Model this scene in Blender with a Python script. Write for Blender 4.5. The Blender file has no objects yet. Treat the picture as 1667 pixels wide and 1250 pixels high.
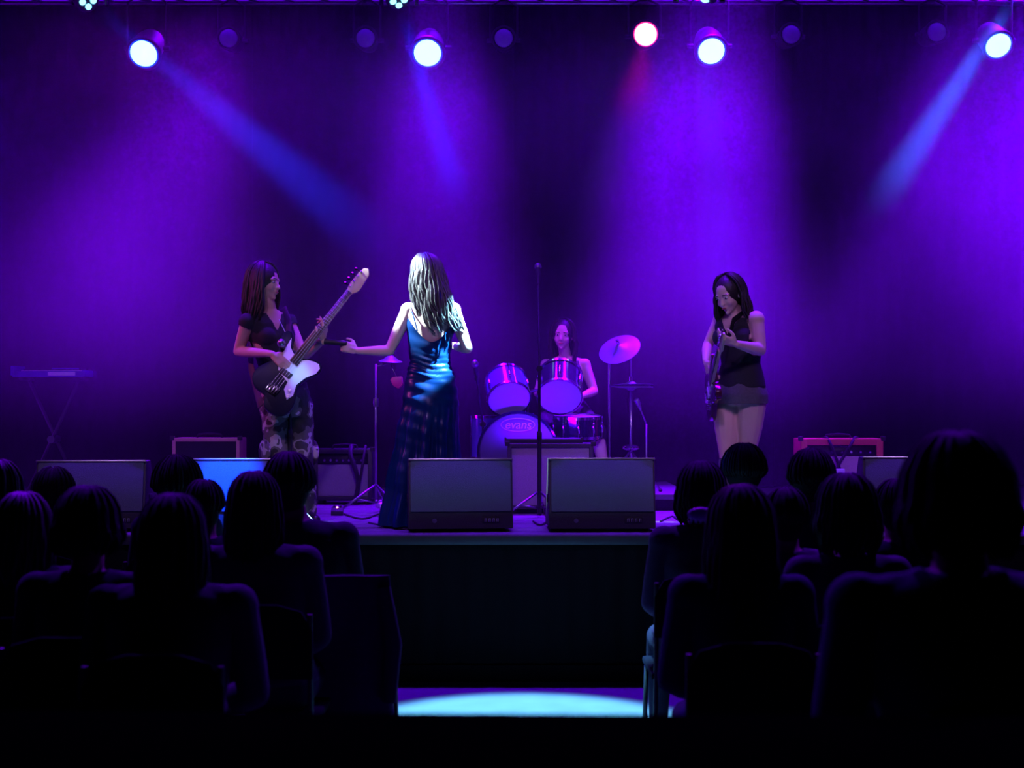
import bpy, bmesh, math, random
from mathutils import Vector, Matrix, Euler, noise as mnoise

random.seed(7)
SC = bpy.context.scene
COL = SC.collection
V = Vector
F = 2200.0            # focal length in pixels of the 1667-wide frame
CAMZ = 1.62           # camera height above the hall floor
YH = 664.0            # row of the horizon
ZS = 0.87             # stage height

def P(px, py, d):
    """point seen at pixel (px, py) at distance d in front of the camera"""
    return V(((px - 833.5) * d / F, d, CAMZ - (py - YH) * d / F))

# ------------------------------------------------------------------ camera
cd = bpy.data.cameras.new('camera')
cam = bpy.data.objects.new('camera', cd); COL.objects.link(cam)
cam.location = (0, 0, CAMZ); cam.rotation_euler = (math.radians(90), 0, 0)
cd.sensor_fit = 'HORIZONTAL'; cd.sensor_width = 36.0; cd.lens = 36.0 * F / 1667.0
cd.shift_y = (YH - 625.0) / 1667.0
cd.clip_start = 0.05; cd.clip_end = 60
cd.dof.use_dof = True; cd.dof.focus_distance = 8.8; cd.dof.aperture_fstop = cd.lens / 20.0   # 20 mm aperture
SC.camera = cam
# ------------------------------------------------------------------ exposure, world
SC.view_settings.view_transform = 'Standard'
SC.view_settings.look = 'None'
SC.view_settings.exposure = 0.0
SC.view_settings.gamma = 1.0
SC.view_settings.use_curve_mapping = False
w = bpy.data.worlds.new('dark_hall'); SC.world = w; w.use_nodes = True
w.node_tree.nodes['Background'].inputs[0].default_value = (0.05, 0.02, 0.3, 1)
w.node_tree.nodes['Background'].inputs[1].default_value = 0.0
SC.cycles.use_denoising = True
SC.cycles.volume_bounces = 0
SC.cycles.max_bounces = 4
SC.cycles.diffuse_bounces = 2
SC.cycles.glossy_bounces = 2
SC.cycles.transparent_max_bounces = 6
SC.cycles.sample_clamp_direct = 0
SC.cycles.sample_clamp_indirect = 2.0
SC.cycles.volume_step_rate = 4.0
SC.cycles.volume_preview_step_rate = 4.0
SC.cycles.volume_max_steps = 64

# ------------------------------------------------------------------ lights
def spot(name, loc, target, color, power, half, blend=0.4, radius=0.08):
    ld = bpy.data.lights.new(name, 'SPOT')
    ld.color = color; ld.energy = power
    ld.spot_size = math.radians(2 * half); ld.spot_blend = blend
    ld.shadow_soft_size = radius
    o = bpy.data.objects.new(name, ld); COL.objects.link(o)
    o.location = loc
    o.rotation_euler = (V(target) - V(loc)).to_track_quat('-Z', 'Y').to_euler()
    return o
def area(name, loc, target, color, power, sx, sy):
    ld = bpy.data.lights.new(name, 'AREA'); ld.shape = 'RECTANGLE'
    ld.size = sx; ld.size_y = sy; ld.color = color; ld.energy = power
    o = bpy.data.objects.new(name, ld); COL.objects.link(o)
    o.location = loc
    o.rotation_euler = (V(target) - V(loc)).to_track_quat('-Z', 'Y').to_euler()
    return o

VIO = (0.150, 0.0, 1.0)
def ahead(p, t, k=0.16):
    """a point just in front of the fixture at p on its way to t"""
    return p + (V(t) - p).normalized() * k
# violet wash lamps high above the back truss, pointing down through the haze
spot('violet_wash_light', P(697, -290, 11.0), P(702, 520, 10.3), VIO, 11500, 12.0, 0.55, 0.22)
spot('violet_wash_light', P(1185, -270, 11.0), P(1118, 520, 10.3), (0.150, 0, 1), 15500, 14.0, 0.55, 0.25)
spot('violet_wash_light', P(1720, -270, 11.0), P(1570, 560, 10.0), VIO, 13000, 17, 0.8, 0.35)
spot('violet_wash_light', P(360, 10, 12.2), P(150, 640, 9.6), (0.18, 0, 1), 3200, 20, 1.0, 0.30)
# broad dim violet glow over the stage
area('violet_top_light', (0, 10.6, 6.4), (0, 10.6, 0), (0.12, 0.0, 1.0), 160, 10, 1.5)
area('violet_side_light', (-6.4, 10.4, 1.9), (0, 10.6, 1.6), (0.20, 0.0, 1.0), 50, 1.0, 0.8)
# violet back light on the kit, on the band and over the first rows
spot('kit_back_light', (1.6, 12.0, 5.6), P(880, 640, 10.1), (0.08, 0.0, 1.0), 300, 9, 0.6, 0.08)
ku = area('added_kit_up_light', (P(870, 0, 9.6).x, 9.62, P(0, 722, 9.6).z + 0.062), P(870, 650, 10.1), (0.08, 0.0, 1.0), 6.5, 0.50, 0.03)  # uplight added over the wide amplifier to brighten the tom heads
ku.data.spread = math.radians(120)
spot('kit_front_light', (-0.8, 7.7, 5.2), P(918, 552, 10.6), (0.32, 0.0, 1.0), 1000, 1.8, 0.6, 0.05)
for x_ in (-3.4, 0.2, 3.6):
    spot('violet_back_light', (x_, 8.4, 5.2), (x_ * 0.6, 4.8, 0.9), (0.17, 0.0, 1.0), 1500, 27, 0.8, 0.10)
spot('magenta_side_light', (-4.6, 7.9, 3.6), P(440, 560, 8.6), (1.0, 0.10, 0.60), 160, 9, 0.6, 0.05)
# dim front-of-house lamps on the band
for x_, tx_ in ((-2.4, -2.2), (0.0, 0.0), (2.4, 2.3)):
    spot('front_wash_light', (x_, 2.0, 5.9), (tx_, 8.9, 1.75), (0.58, 0.29, 1.0), 450, 14, 0.5, 0.15)
al = area('violet_border_light', (0, 8.75, 5.6), (0, 8.7, 0), (0.14, 0.0, 1.0), 170, 9, 0.3)
al.data.spread = math.radians(45)
# moving heads
A_ = P(694, 462, 8.6); spot('cyan_beam_light', ahead(P(143, 2, 10.9), A_), A_, (0.01, 0.02, 1.0), 7000, 3.6, 0.8, 0.05)
spot('white_key_light', (-2.5, 8.35, 4.35), P(676, 485, 8.5), (0.62, 0.92, 1.0), 6500, 4.8, 0.5, 0.03)
spot('kit_key_light', (1.0, 8.2, 4.6), P(880, 650, 10.1), (0.75, 0.8, 1.0), 60, 5, 0.6, 0.04)
spot('cyan_bass_light', (-1.7, 6.6, 4.3), P(487, 606, 8.4), (0.15, 0.5, 1.0), 500, 1.4, 0.5, 0.03)
A_ = P(722, 562, 8.5); spot('cyan_beam_light', ahead(P(1140, -6, 8.1), A_), A_, (0.24, 0.72, 1.0), 14000, 3.5, 0.4, 0.03)
A_ = P(742, 310, 8.95); spot('blue_beam_light', ahead(P(649, 1, 10.6), A_, 0.2), A_, (0.0, 0.012, 1.0), 7000, 3.0, 0.6, 0.05)
spot('blue_beam_light', P(1136, -30, 10.8), P(1160, 260, 10.2), (0.0, 0.03, 1.0), 1500, 5.0, 0.6, 0.05)
A_ = P(1440, 318, 8.95); spot('cyan_beam_light', ahead(P(1672, -34, 10.7), A_, 0.2), A_, (0.0, 0.14, 1.0), 11000, 2.4, 0.5, 0.05)
spot('pink_lamp_light', P(1051, 60, 10.85), P(1038, 150, 9.3), (1.0, 0.0, 0.45), 300, 5, 0.8, 0.05)
spot('lantern_glow_light', P(234, 90, 10.85), (0, 0, 1.6), (0.24, 0.0, 1.0), 140, 50, 0.8, 0.05)
spot('blue_monitor_light', P(300, -60, 6.6), P(372, 790, 8.2), (0.0, 0.05, 1.0), 9000, 3.8, 0.3, 0.05)
spot('floor_pool_light', (-0.3, 7.5, 6.6), (0.06, 6.74, 0.0), (0.17, 0.66, 1.0), 15000, 8.6, 0.35, 0.05)
# ------------------------------------------------------------------ materials
def mat(name, color, rough=0.6, metal=0.0, noise=0.0, nscale=20.0, bump=0.0, spec=0.5, sheen=0.0, coat=0.0, trans=0.0):
    m = bpy.data.materials.new(name); m.use_nodes = True
    nt = m.node_tree; b = nt.nodes['Principled BSDF']
    b.inputs['Base Color'].default_value = (*color, 1); b.inputs['Roughness'].default_value = rough
    b.inputs['Metallic'].default_value = metal; b.inputs['Specular IOR Level'].default_value = spec
    if sheen: b.inputs['Sheen Weight'].default_value = sheen
    if coat: b.inputs['Coat Weight'].default_value = coat; b.inputs['Coat Roughness'].default_value = 0.08
    tc = nt.nodes.new('ShaderNodeTexCoord')
    nz = nt.nodes.new('ShaderNodeTexNoise'); nz.inputs['Scale'].default_value = nscale; nz.inputs['Detail'].default_value = 4
    nt.links.new(tc.outputs['Object'], nz.inputs['Vector'])
    if noise:
        mx = nt.nodes.new('ShaderNodeMix'); mx.data_type = 'RGBA'
        mx.inputs['A'].default_value = (*[c * (1 - noise) for c in color], 1)
        mx.inputs['B'].default_value = (*[min(1, c * (1 + noise)) for c in color], 1)
        nt.links.new(nz.outputs[0], mx.inputs['Factor']); nt.links.new(mx.outputs['Result'], b.inputs['Base Color'])
    if bump:
        bp = nt.nodes.new('ShaderNodeBump'); bp.inputs['Strength'].default_value = bump; bp.inputs['Distance'].default_value = 0.004
        nt.links.new(nz.outputs[0], bp.inputs['Height']); nt.links.new(bp.outputs[0], b.inputs['Normal'])
    return m
def glow(name, color, strength):
    m = bpy.data.materials.new(name); m.use_nodes = True
    b = m.node_tree.nodes['Principled BSDF']
    b.inputs['Base Color'].default_value = (*color, 1)
    b.inputs['Emission Color'].default_value = (*color, 1); b.inputs['Emission Strength'].default_value = strength
    m.cycles.emission_sampling = 'NONE'
    return m
def camo(name):
    m = mat(name, (0.3, 0.3, 0.3), 0.85, bump=0.4, nscale=60)
    nt = m.node_tree; b = nt.nodes['Principled BSDF']
    tc = nt.nodes.new('ShaderNodeTexCoord')
    nz = nt.nodes.new('ShaderNodeTexNoise'); nz.inputs['Scale'].default_value = 11; nz.inputs['Detail'].default_value = 1.5
    nt.links.new(tc.outputs['Object'], nz.inputs['Vector'])
    cr = nt.nodes.new('ShaderNodeValToRGB'); cr.color_ramp.interpolation = 'CONSTANT'
    el = cr.color_ramp.elements
    el[0].position = 0; el[0].color = (0.035, 0.035, 0.035, 1)
    el[1].position = 0.45; el[1].color = (0.16, 0.15, 0.13, 1)
    e = el.new(0.54); e.color = (0.55, 0.52, 0.48, 1)
    e = el.new(0.62); e.color = (0.10, 0.10, 0.09, 1)
    nt.links.new(nz.outputs[0], cr.inputs[0]); nt.links.new(cr.outputs[0], b.inputs['Base Color'])
    return m
def drumhead_mat(name, color, tl=0.6):
    m = mat(name, color, 0.35)
    nt = m.node_tree; b = nt.nodes['Principled BSDF']
    t = nt.nodes.new('ShaderNodeBsdfTranslucent'); t.inputs[0].default_value = (*color, 1)
    mx = nt.nodes.new('ShaderNodeMixShader'); mx.inputs[0].default_value = tl
    nt.links.new(b.outputs[0], mx.inputs[1]); nt.links.new(t.outputs[0], mx.inputs[2])
    nt.links.new(mx.outputs[0], nt.nodes['Material Output'].inputs[0])
    return m
M = dict(
    black=mat('black_paint', (0.012, 0.012, 0.014), 0.55, noise=0.2),
    blackgloss=mat('gloss_black', (0.01, 0.01, 0.012), 0.12, coat=0.6),
    blackcloth=mat('black_cloth', (0.006, 0.005, 0.008), 1.0, noise=0.3, nscale=80, bump=0.4, spec=0.08),
    matt=mat('matt_black_felt', (0.001, 0.001, 0.001), 1.0, noise=0.2, spec=0.0),
    curtain=mat('curtain_velour', (0.0016, 0.0016, 0.0022), 1.0, noise=0.3, nscale=8, spec=0.02),
    boards=mat('stage_boards', (0.13, 0.12, 0.14), 0.42, noise=0.35, nscale=9, bump=0.15),
    hall=mat('hall_floor', (0.16, 0.17, 0.2), 0.5, noise=0.2, nscale=6, bump=0.1),
    wall=mat('black_wall', (0.01, 0.01, 0.012), 0.9, noise=0.3, nscale=5, bump=0.2),
    lip=mat('lip_metal', (0.05, 0.05, 0.06), 0.4, 0.5, noise=0.2),
    fascia=mat('fascia_cloth', (0.004, 0.004, 0.006), 1.0, noise=0.2, nscale=30, spec=0.1),
    grille=mat('grille_steel', (0.11, 0.115, 0.18), 0.7, noise=0.35, nscale=260, bump=0.6),
    grille2=mat('grille_cloth_silver', (0.32, 0.29, 0.33), 0.9, noise=0.25, nscale=200, bump=0.5),
    grille3=mat('grille_cloth_cream', (0.62, 0.45, 0.45), 0.9, noise=0.2, nscale=200, bump=0.5),
    grilleblk=mat('grille_cloth_black', (0.02, 0.018, 0.025), 0.9, noise=0.25, nscale=200, bump=0.5),
    tolex=mat('black_tolex', (0.03, 0.028, 0.035), 0.5, noise=0.3, nscale=150, bump=0.6),
    tolexred=mat('red_tolex', (0.75, 0.11, 0.10), 0.5, noise=0.2, nscale=150, bump=0.5),
    tolextan=mat('tan_tolex', (0.75, 0.38, 0.30), 0.5, noise=0.2, nscale=150, bump=0.5),
    chrome=mat('chrome', (0.8, 0.8, 0.82), 0.12, 1.0),
    steel=mat('dull_steel', (0.35, 0.35, 0.38), 0.35, 1.0, noise=0.15),
    brass=mat('cymbal_bronze', (0.20, 0.22, 0.30), 0.55, 0.6, noise=0.15, nscale=60, bump=0.2),
    rubber=mat('rubber', (0.015, 0.015, 0.015), 0.8),
    shell=mat('drum_shell', (0.012, 0.010, 0.03), 0.10, coat=0.8),
    shellv=mat('drum_shell_blue', (0.10, 0.06, 0.45), 0.12, coat=0.8),
    head=drumhead_mat('drum_head_film', (0.85, 0.82, 0.88), 0.6),
    headgrey=mat('smoked_drum_head', (0.10, 0.10, 0.13), 0.35),
    logo=mat('logo_print', (0.55, 0.42, 0.70), 0.5),
    badge=mat('badge_print', (0.25, 0.27, 0.33), 0.4),
    white=mat('white_plastic', (0.8, 0.82, 0.85), 0.3),
    keys=mat('white_keys', (0.75, 0.75, 0.75), 0.25),
    pickguard=mat('pearl_pickguard', (0.75, 0.78, 0.85), 0.25, noise=0.08),
    bassbody=mat('bass_body_finish', (0.008, 0.008, 0.025), 0.35, spec=0.12),
    guitarbody=mat('guitar_body_finish', (0.06, 0.012, 0.03), 0.12, coat=0.7),
    maple=mat('maple_neck', (0.55, 0.36, 0.22), 0.35, noise=0.15, nscale=15),
    rosewood=mat('rosewood', (0.06, 0.03, 0.02), 0.5, noise=0.3),
    skin=mat('skin', (0.60, 0.36, 0.28), 0.5, noise=0.05, nscale=12, spec=0.35),
    skin2=mat('skin_pale', (0.72, 0.48, 0.40), 0.5, noise=0.05, nscale=12, spec=0.35),
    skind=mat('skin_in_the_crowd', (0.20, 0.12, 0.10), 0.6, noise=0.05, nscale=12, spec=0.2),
    eye=mat('eye', (0.7, 0.7, 0.7), 0.1), iris=mat('iris', (0.03, 0.02, 0.015), 0.1),
    lips=mat('lips', (0.5, 0.12, 0.12), 0.4),
    hair=mat('dark_hair', (0.016, 0.010, 0.010), 0.55, noise=0.4, nscale=90, bump=0.5),
    hairb=mat('brown_hair', (0.10, 0.085, 0.085), 0.35, noise=0.5, nscale=90, bump=0.6),
    hairk=mat('black_hair', (0.010, 0.008, 0.010), 0.8, noise=0.4, nscale=90, bump=0.5, spec=0.15),
    satin=mat('midnight_satin', (0.003, 0.024, 0.11), 0.30, noise=0.1, nscale=5, spec=0.35),
    vest=mat('black_vest', (0.014, 0.012, 0.02), 0.85, noise=0.2, nscale=60, bump=0.3),
    skirt=mat('charcoal_skirt', (0.10, 0.08, 0.11), 0.9, noise=0.3, nscale=70, bump=0.4),
    sock=mat('grey_socks', (0.10, 0.10, 0.13), 0.9, noise=0.2),
    boot=mat('black_leather', (0.012, 0.012, 0.012), 0.35),
    camo=camo('camouflage_cloth'),
    tip=mat('rose_cloth', (0.10, 0.05, 0.09), 0.9, noise=0.2),
    crowd=mat('dark_knit', (0.022, 0.014, 0.035), 0.95, noise=0.3, nscale=60, bump=0.4, spec=0.15),
    crowd2=mat('plum_jacket', (0.045, 0.018, 0.06), 0.95, noise=0.3, nscale=60, bump=0.4, spec=0.15),
    crowd3=mat('navy_shirt', (0.012, 0.016, 0.045), 0.95, noise=0.3, nscale=60, bump=0.4, spec=0.15),
    clip=mat('lilac_clip', (0.50, 0.32, 0.75), 0.4),
    lensw=glow('lit_lens', (0.50, 1.0, 0.98), 1.7), lensrim=glow('lens_blue_rim', (0.0, 0.06, 1.0), 0.9),
    lensc=glow('lit_cyan_lens', (0.25, 0.85, 1.0), 2.5),
    lensr=glow('lit_pink_lens', (1.0, 0.55, 0.80), 3.5), lensrrim=glow('lens_pink_rim', (1.0, 0.01, 0.22), 1.1),
    lensoff=mat('idle_lens', (0.55, 0.5, 0.7), 0.25, 0.2),
    ledv=glow('added_violet_led', (0.12, 0.0, 1.0), 0.7),  # glow of the added bar lamp
    led=glow('red_led', (1.0, 0.25, 0.35), 6), lipglint=glow('lip_glint_glow', (0.6, 0.95, 1.0), 4),  # the second glow imitates a spotlight glint on the lip
    pink=mat('red_plastic', (0.85, 0.05, 0.25), 0.35, noise=0.1),
)

# ------------------------------------------------------------------ mesh helpers
class MB:
    """collects closed shapes in one bmesh"""
    def __init__(s): s.bm = bmesh.new(); s.T = Matrix.Identity(4)
    def _v(s, co): return s.bm.verts.new(s.T @ V(co))
    def box(s, a, b, bev=0.0):
        x0, y0, z0 = a; x1, y1, z1 = b
        return s.prism([(x0, z0), (x1, z0), (x1, z1), (x0, z1)], y0, y1, bev)
    def prism(s, poly, y0, y1, bev=0.0, axis='y'):
        """poly in the x-z plane (or y-z for axis x, x-y for axis z) extruded from y0 to y1"""
        def mk(p, t):
            if axis == 'y': return (p[0], t, p[1])
            if axis == 'x': return (t, p[0], p[1])
            return (p[0], p[1], t)
        A = [s._v(mk(p, y0)) for p in poly]; B = [s._v(mk(p, y1)) for p in poly]
        n = len(poly); fs = [s.bm.faces.new(A), s.bm.faces.new(list(reversed(B)))]
        for i in range(n):
            j = (i + 1) % n; fs.append(s.bm.faces.new((A[j], A[i], B[i], B[j])))
        bmesh.ops.recalc_face_normals(s.bm, faces=fs)
        if bev:
            es = list({e for f in fs for e in f.edges})
            bmesh.ops.bevel(s.bm, geom=es, offset=bev, segments=2, affect='EDGES', profile=0.6)
        return s
    def rings(s, rings, cap=True, closed=False):
        vr = [[s._v(p) for p in r] for r in rings]
        n = len(vr[0]); fs = []
        rng = range(len(vr)) if closed else range(len(vr) - 1)
        for k in rng:
            a, b = vr[k], vr[(k + 1) % len(vr)]
            for i in range(n):
                j = (i + 1) % n
                fs.append(s.bm.faces.new((a[i], a[j], b[j], b[i])))
        if cap and not closed:
            fs.append(s.bm.faces.new(list(reversed(vr[0])))); fs.append(s.bm.faces.new(vr[-1]))
        bmesh.ops.recalc_face_normals(s.bm, faces=fs)
        for f in fs[: len(fs) - (2 if cap and not closed else 0)]: f.smooth = True
        return s
    def tube(s, pts, r, seg=8, cap=True, flat=1.0, side=None):
        pts = [V(p) for p in pts]; n = len(pts)
        rr = r if isinstance(r, (list, tuple)) else [r] * n
        out = []; up = None
        for i, p in enumerate(pts):
            d = (pts[min(i + 1, n - 1)] - pts[max(i - 1, 0)])
            d = d.normalized() if d.length > 1e-9 else V((0, 0, 1))
            if up is None:
                up = V(side).cross(d) if side is not None else d.orthogonal()
                if up.length < 1e-6: up = d.orthogonal()
            up = (up - d * up.dot(d)); up = up.normalized() if up.length > 1e-9 else d.orthogonal().normalized()
            q = d.cross(up)
            out.append([p + (q * math.cos(t) + up * math.sin(t) * flat) * rr[i] for t in [2 * math.pi * k / seg for k in range(seg)]])
        return s.rings(out, cap)
    def cyl(s, p0, p1, r, seg=16, r1=None): return s.tube([p0, p1], [r, r if r1 is None else r1], seg)
    def capsule(s, p0, r0, p1, r1, seg=12, flat=1.0, side=None):
        p0, p1 = V(p0), V(p1); d = p1 - p0; L = d.length
        if L < 1e-6: return s.ell(p0, (r0, r0, r0))
        d /= L; pts = []; rs = []
        for a in (80, 55, 28): pts.append(p0 - d * r0 * math.sin(math.radians(a))); rs.append(r0 * math.cos(math.radians(a)))
        pts += [p0, p1]; rs += [r0, r1]
        for a in (28, 55, 80): pts.append(p1 + d * r1 * math.sin(math.radians(a))); rs.append(r1 * math.cos(math.radians(a)))
        return s.tube(pts, rs, seg, True, flat, side)
    def ell(s, c, r, R=None, seg=16, rg=10):
        c = V(c); R = R or Matrix.Identity(3)
        out = []
        for k in range(rg):
            a = math.radians(-84 + 168 * k / (rg - 1))
            out.append([c + R @ V((r[0] * math.cos(a) * math.cos(t), r[1] * math.cos(a) * math.sin(t), r[2] * math.sin(a)))
                        for t in [2 * math.pi * i / seg for i in range(seg)]])
        return s.rings(out)
    def lathe(s, prof, c=(0, 0, 0), R=None, seg=32, cap=True):
        """prof = [(radius, height)] around the local z axis"""
        c = V(c); R = R or Matrix.Identity(3)
        return s.rings([[c + R @ V((max(r, 1e-4) * math.cos(t), max(r, 1e-4) * math.sin(t), h)) for t in [2 * math.pi * i / seg for i in range(seg)]]
                        for r, h in prof], cap)
    def build(s, name, m, parent=None, sharp=35, loc=None):
        bm = s.bm
        for e in bm.edges:
            if len(e.link_faces) == 2 and e.calc_face_angle(0) > math.radians(sharp): e.smooth = False
        me = bpy.data.meshes.new(name); bm.to_mesh(me); bm.free()
        for p in me.polygons: p.use_smooth = True
        me.materials.append(m)
        return link(name, me, parent)
def link(name, me, parent=None):
    o = bpy.data.objects.new(name, me); COL.objects.link(o)
    if parent is not None: o.parent = parent
    return o
def tag(o, label, cat, group=None, kind=None):
    o['label'] = label; o['category'] = cat
    if group: o['group'] = group
    if kind: o['kind'] = kind
    return o
def thing(name, label, cat, loc=(0, 0, 0), rz=0.0, group=None):
    o = bpy.data.objects.new(name, None); COL.objects.link(o); o.empty_display_size = 0.1
    o.location = loc; o.rotation_euler = (0, 0, rz)
    return tag(o, label, cat, group)
def struct(name, mb, m, parent=None):
    o = mb.build(name, m, parent)
    if parent is None: o['kind'] = 'structure'
    return o
def copy_tree(o, parent=None):
    c = o.copy(); COL.objects.link(c)
    if parent is not None: c.parent = parent
    for ch in list(o.children): copy_tree(ch, c)
    return c
def frameR(x, y, z): return Matrix((x, y, z)).transposed()      # columns are the axes
def Z2(d):
    """rotation whose local z points along d"""
    return V(d).to_track_quat('Z', 'Y').to_matrix()
def melt(mb, name, m, parent, voxel, smooth=3, decim=None):
    """union of the closed shapes as ONE continuous smooth surface"""
    me = bpy.data.meshes.new(name + '_raw'); mb.bm.to_mesh(me); mb.bm.free()
    t = bpy.data.objects.new('tmp', me); COL.objects.link(t)
    r = t.modifiers.new('r', 'REMESH'); r.mode = 'VOXEL'; r.voxel_size = voxel; r.use_smooth_shade = True
    if smooth:
        s = t.modifiers.new('s', 'SMOOTH'); s.iterations = smooth; s.factor = 0.5
    if decim:
        d = t.modifiers.new('d', 'DECIMATE'); d.ratio = decim
    dg = bpy.context.evaluated_depsgraph_get(); dg.update()
    out = bpy.data.meshes.new_from_object(t.evaluated_get(dg)); out.name = name
    bpy.data.objects.remove(t); bpy.data.meshes.remove(me)
    for p in out.polygons: p.use_smooth = True
    out.materials.clear(); out.materials.append(m)
    return link(name, out, parent)
# ------------------------------------------------------------------ the setting
struct('floor', MB().box((-8, -1.5, -0.1), (8, 13.4, 0)), M['hall'])
# stage: body, planks, metal lip and draped fascia
stage = thing('stage', 'x', 'x', (0, 0, 0)); del stage['label']; del stage['category']; stage['kind'] = 'structure'
MB().box((-7.4, 8.03, 0.0), (7.4, 13.2, ZS - 0.03)).build('stage_body', M['black'], stage)
nb = 20
y0 = 8.0; bw = (13.2 - y0) / nb
pl = MB().box((-7.4, 0.003, 0), (7.4, bw - 0.003, 0.03), 0.003).build('floor_board', M['boards'], stage)
pl.location = (0, y0, ZS - 0.03)
for i in range(1, nb):
    c = pl.copy(); COL.objects.link(c); c.location = (0, y0 + i * bw, ZS - 0.03 - 0.0006 * (i % 3))
MB().box((-7.4, 7.955, ZS - 0.055), (7.4, 8.0, ZS - 0.004), 0.004).build('stage_lip', M['lip'], stage)
# pleated fascia cloth
g = []
n = 740
prof = [(-7.4 + 14.8 * i / n, 8.0 - 0.008 * math.sin(i * 0.9) - 0.005 * math.sin(i * 0.37)) for i in range(n + 1)]
m_ = MB(); vs0 = [m_._v((x, y, 0.11)) for x, y in prof]; vs1 = [m_._v((x, y, ZS - 0.055)) for x, y in prof]
for i in range(n): m_.bm.faces.new((vs0[i], vs0[i + 1], vs1[i + 1], vs1[i]))
m_.build('fascia_cloth', M['fascia'], stage)
MB().box((-7.4, 7.985, 0.0), (7.4, 8.02, 0.10), 0.003).build('kick_board', M['fascia'], stage)
# back curtain, pleated
def curtain(name, x0, x1, y, z0, z1, n, amp, m, par=None, depth=True):
    mb = MB(); cols = []
    for i in range(n + 1):
        x = x0 + (x1 - x0) * i / n
        t = i * 0.55
        yy = y - amp * (0.6 * math.sin(t) + 0.4 * math.sin(t * 0.43 + 1)) 
        cols.append([mb._v((x, yy * 1.0, z0)), mb._v((x, y - 0.6 * (y - yy), z1))])
    for i in range(n): mb.bm.faces.new((cols[i][0], cols[i + 1][0], cols[i + 1][1], cols[i][1]))
    bmesh.ops.recalc_face_normals(mb.bm, faces=mb.bm.faces)
    return mb.build(name, m, par, sharp=80)
cu = thing('back_curtain', 'wide black pleated curtain hanging across the back of the stage', 'curtain', (0, 12.6, ZS))
for k in range(6):
    c = curtain('curtain_panel', -7.3 + k * 2.44, -7.3 + (k + 1) * 2.44 - 0.01, 12.65 - 0.03 * (k % 2), ZS + 0.02, 7.1, 150, 0.05, M['curtain'])
    c.parent = cu; c.matrix_parent_inverse = Matrix.Translation((0, -12.6, -ZS))
for sgn, side in ((-1, 'left'), (1, 'right')):
    lg = curtain('side_curtain', *( (-7.3, -5.55) if sgn < 0 else (5.95, 7.3)), 11.9, ZS + 0.02, 7.1, 90, 0.05, M['curtain'])
    tag(lg, f'black pleated masking curtain hanging at the {side} edge of the stage', 'curtain')
struct('wall_back', MB().box((-8, 13.2, 0), (8, 13.4, 7.2)), M['wall'])
struct('wall_left', MB().box((-8.1, -1.5, 0), (-7.9, 13.4, 7.2)), M['wall'])
struct('wall_right', MB().box((7.9, -1.5, 0), (8.1, 13.4, 7.2)), M['wall'])
struct('ceiling', MB().box((-8, -1.5, 7.2), (8, 13.4, 7.3)), M['wall'])
# dark ledge in front of the camera
led = MB(); led.T = Matrix.Rotation(math.radians(0.35), 4, 'Y') @ Matrix.Identity(4)
led.box((-3.2, 1.90, 0.0), (3.2, 2.35, CAMZ - 496 * 2.35 / F), 0.006)
struct('wall_front', led, M['matt'])
# raised tier under the back rows of seats
tr = MB(); tr.box((-4.6, 2.4, 0.0), (-0.95, 3.9, 0.12), 0.005); tr.box((0.95, 2.4, 0.0), (4.6, 3.9, 0.12), 0.005)
struct('trim_1', tr, M['blackcloth'])

# ------------------------------------------------------------------ truss and lanterns
TY = 11.0
tz = P(0, -14, TY - 0.0).z
truss = thing('lighting_truss', 'dark horizontal lighting truss running along the top edge above the stage', 'truss', (0, TY + 0.15, tz))
for dy, dz in ((-0.15, 0.0), (0.15, 0.0), (-0.15, 0.3), (0.15, 0.3)):
    MB().cyl((-6.9, dy, dz), (6.9, dy, dz), 0.025, 12).build('truss_chord', M['steel'], truss)
tb = MB()
for i in range(46):
    x = -6.9 + i * 0.3
    tb.cyl((x, -0.15, 0), (x + 0.15, -0.15, 0.3), 0.009, 6); tb.cyl((x + 0.15, -0.15, 0.3), (x + 0.3, -0.15, 0), 0.009, 6)
    tb.cyl((x, -0.15, 0.0), (x + 0.3, 0.15, 0.0), 0.009, 6)
o = tb.build('lattice_brace', M['steel'], truss); o['kind'] = 'stuff'
for x in (-6.0, -2.0, 2.0, 6.0):
    MB().cyl((x, 0, 0.3), (x, 0, 7.2 - tz), 0.012, 8).build('hanging_rod', M['steel'], truss)

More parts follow.
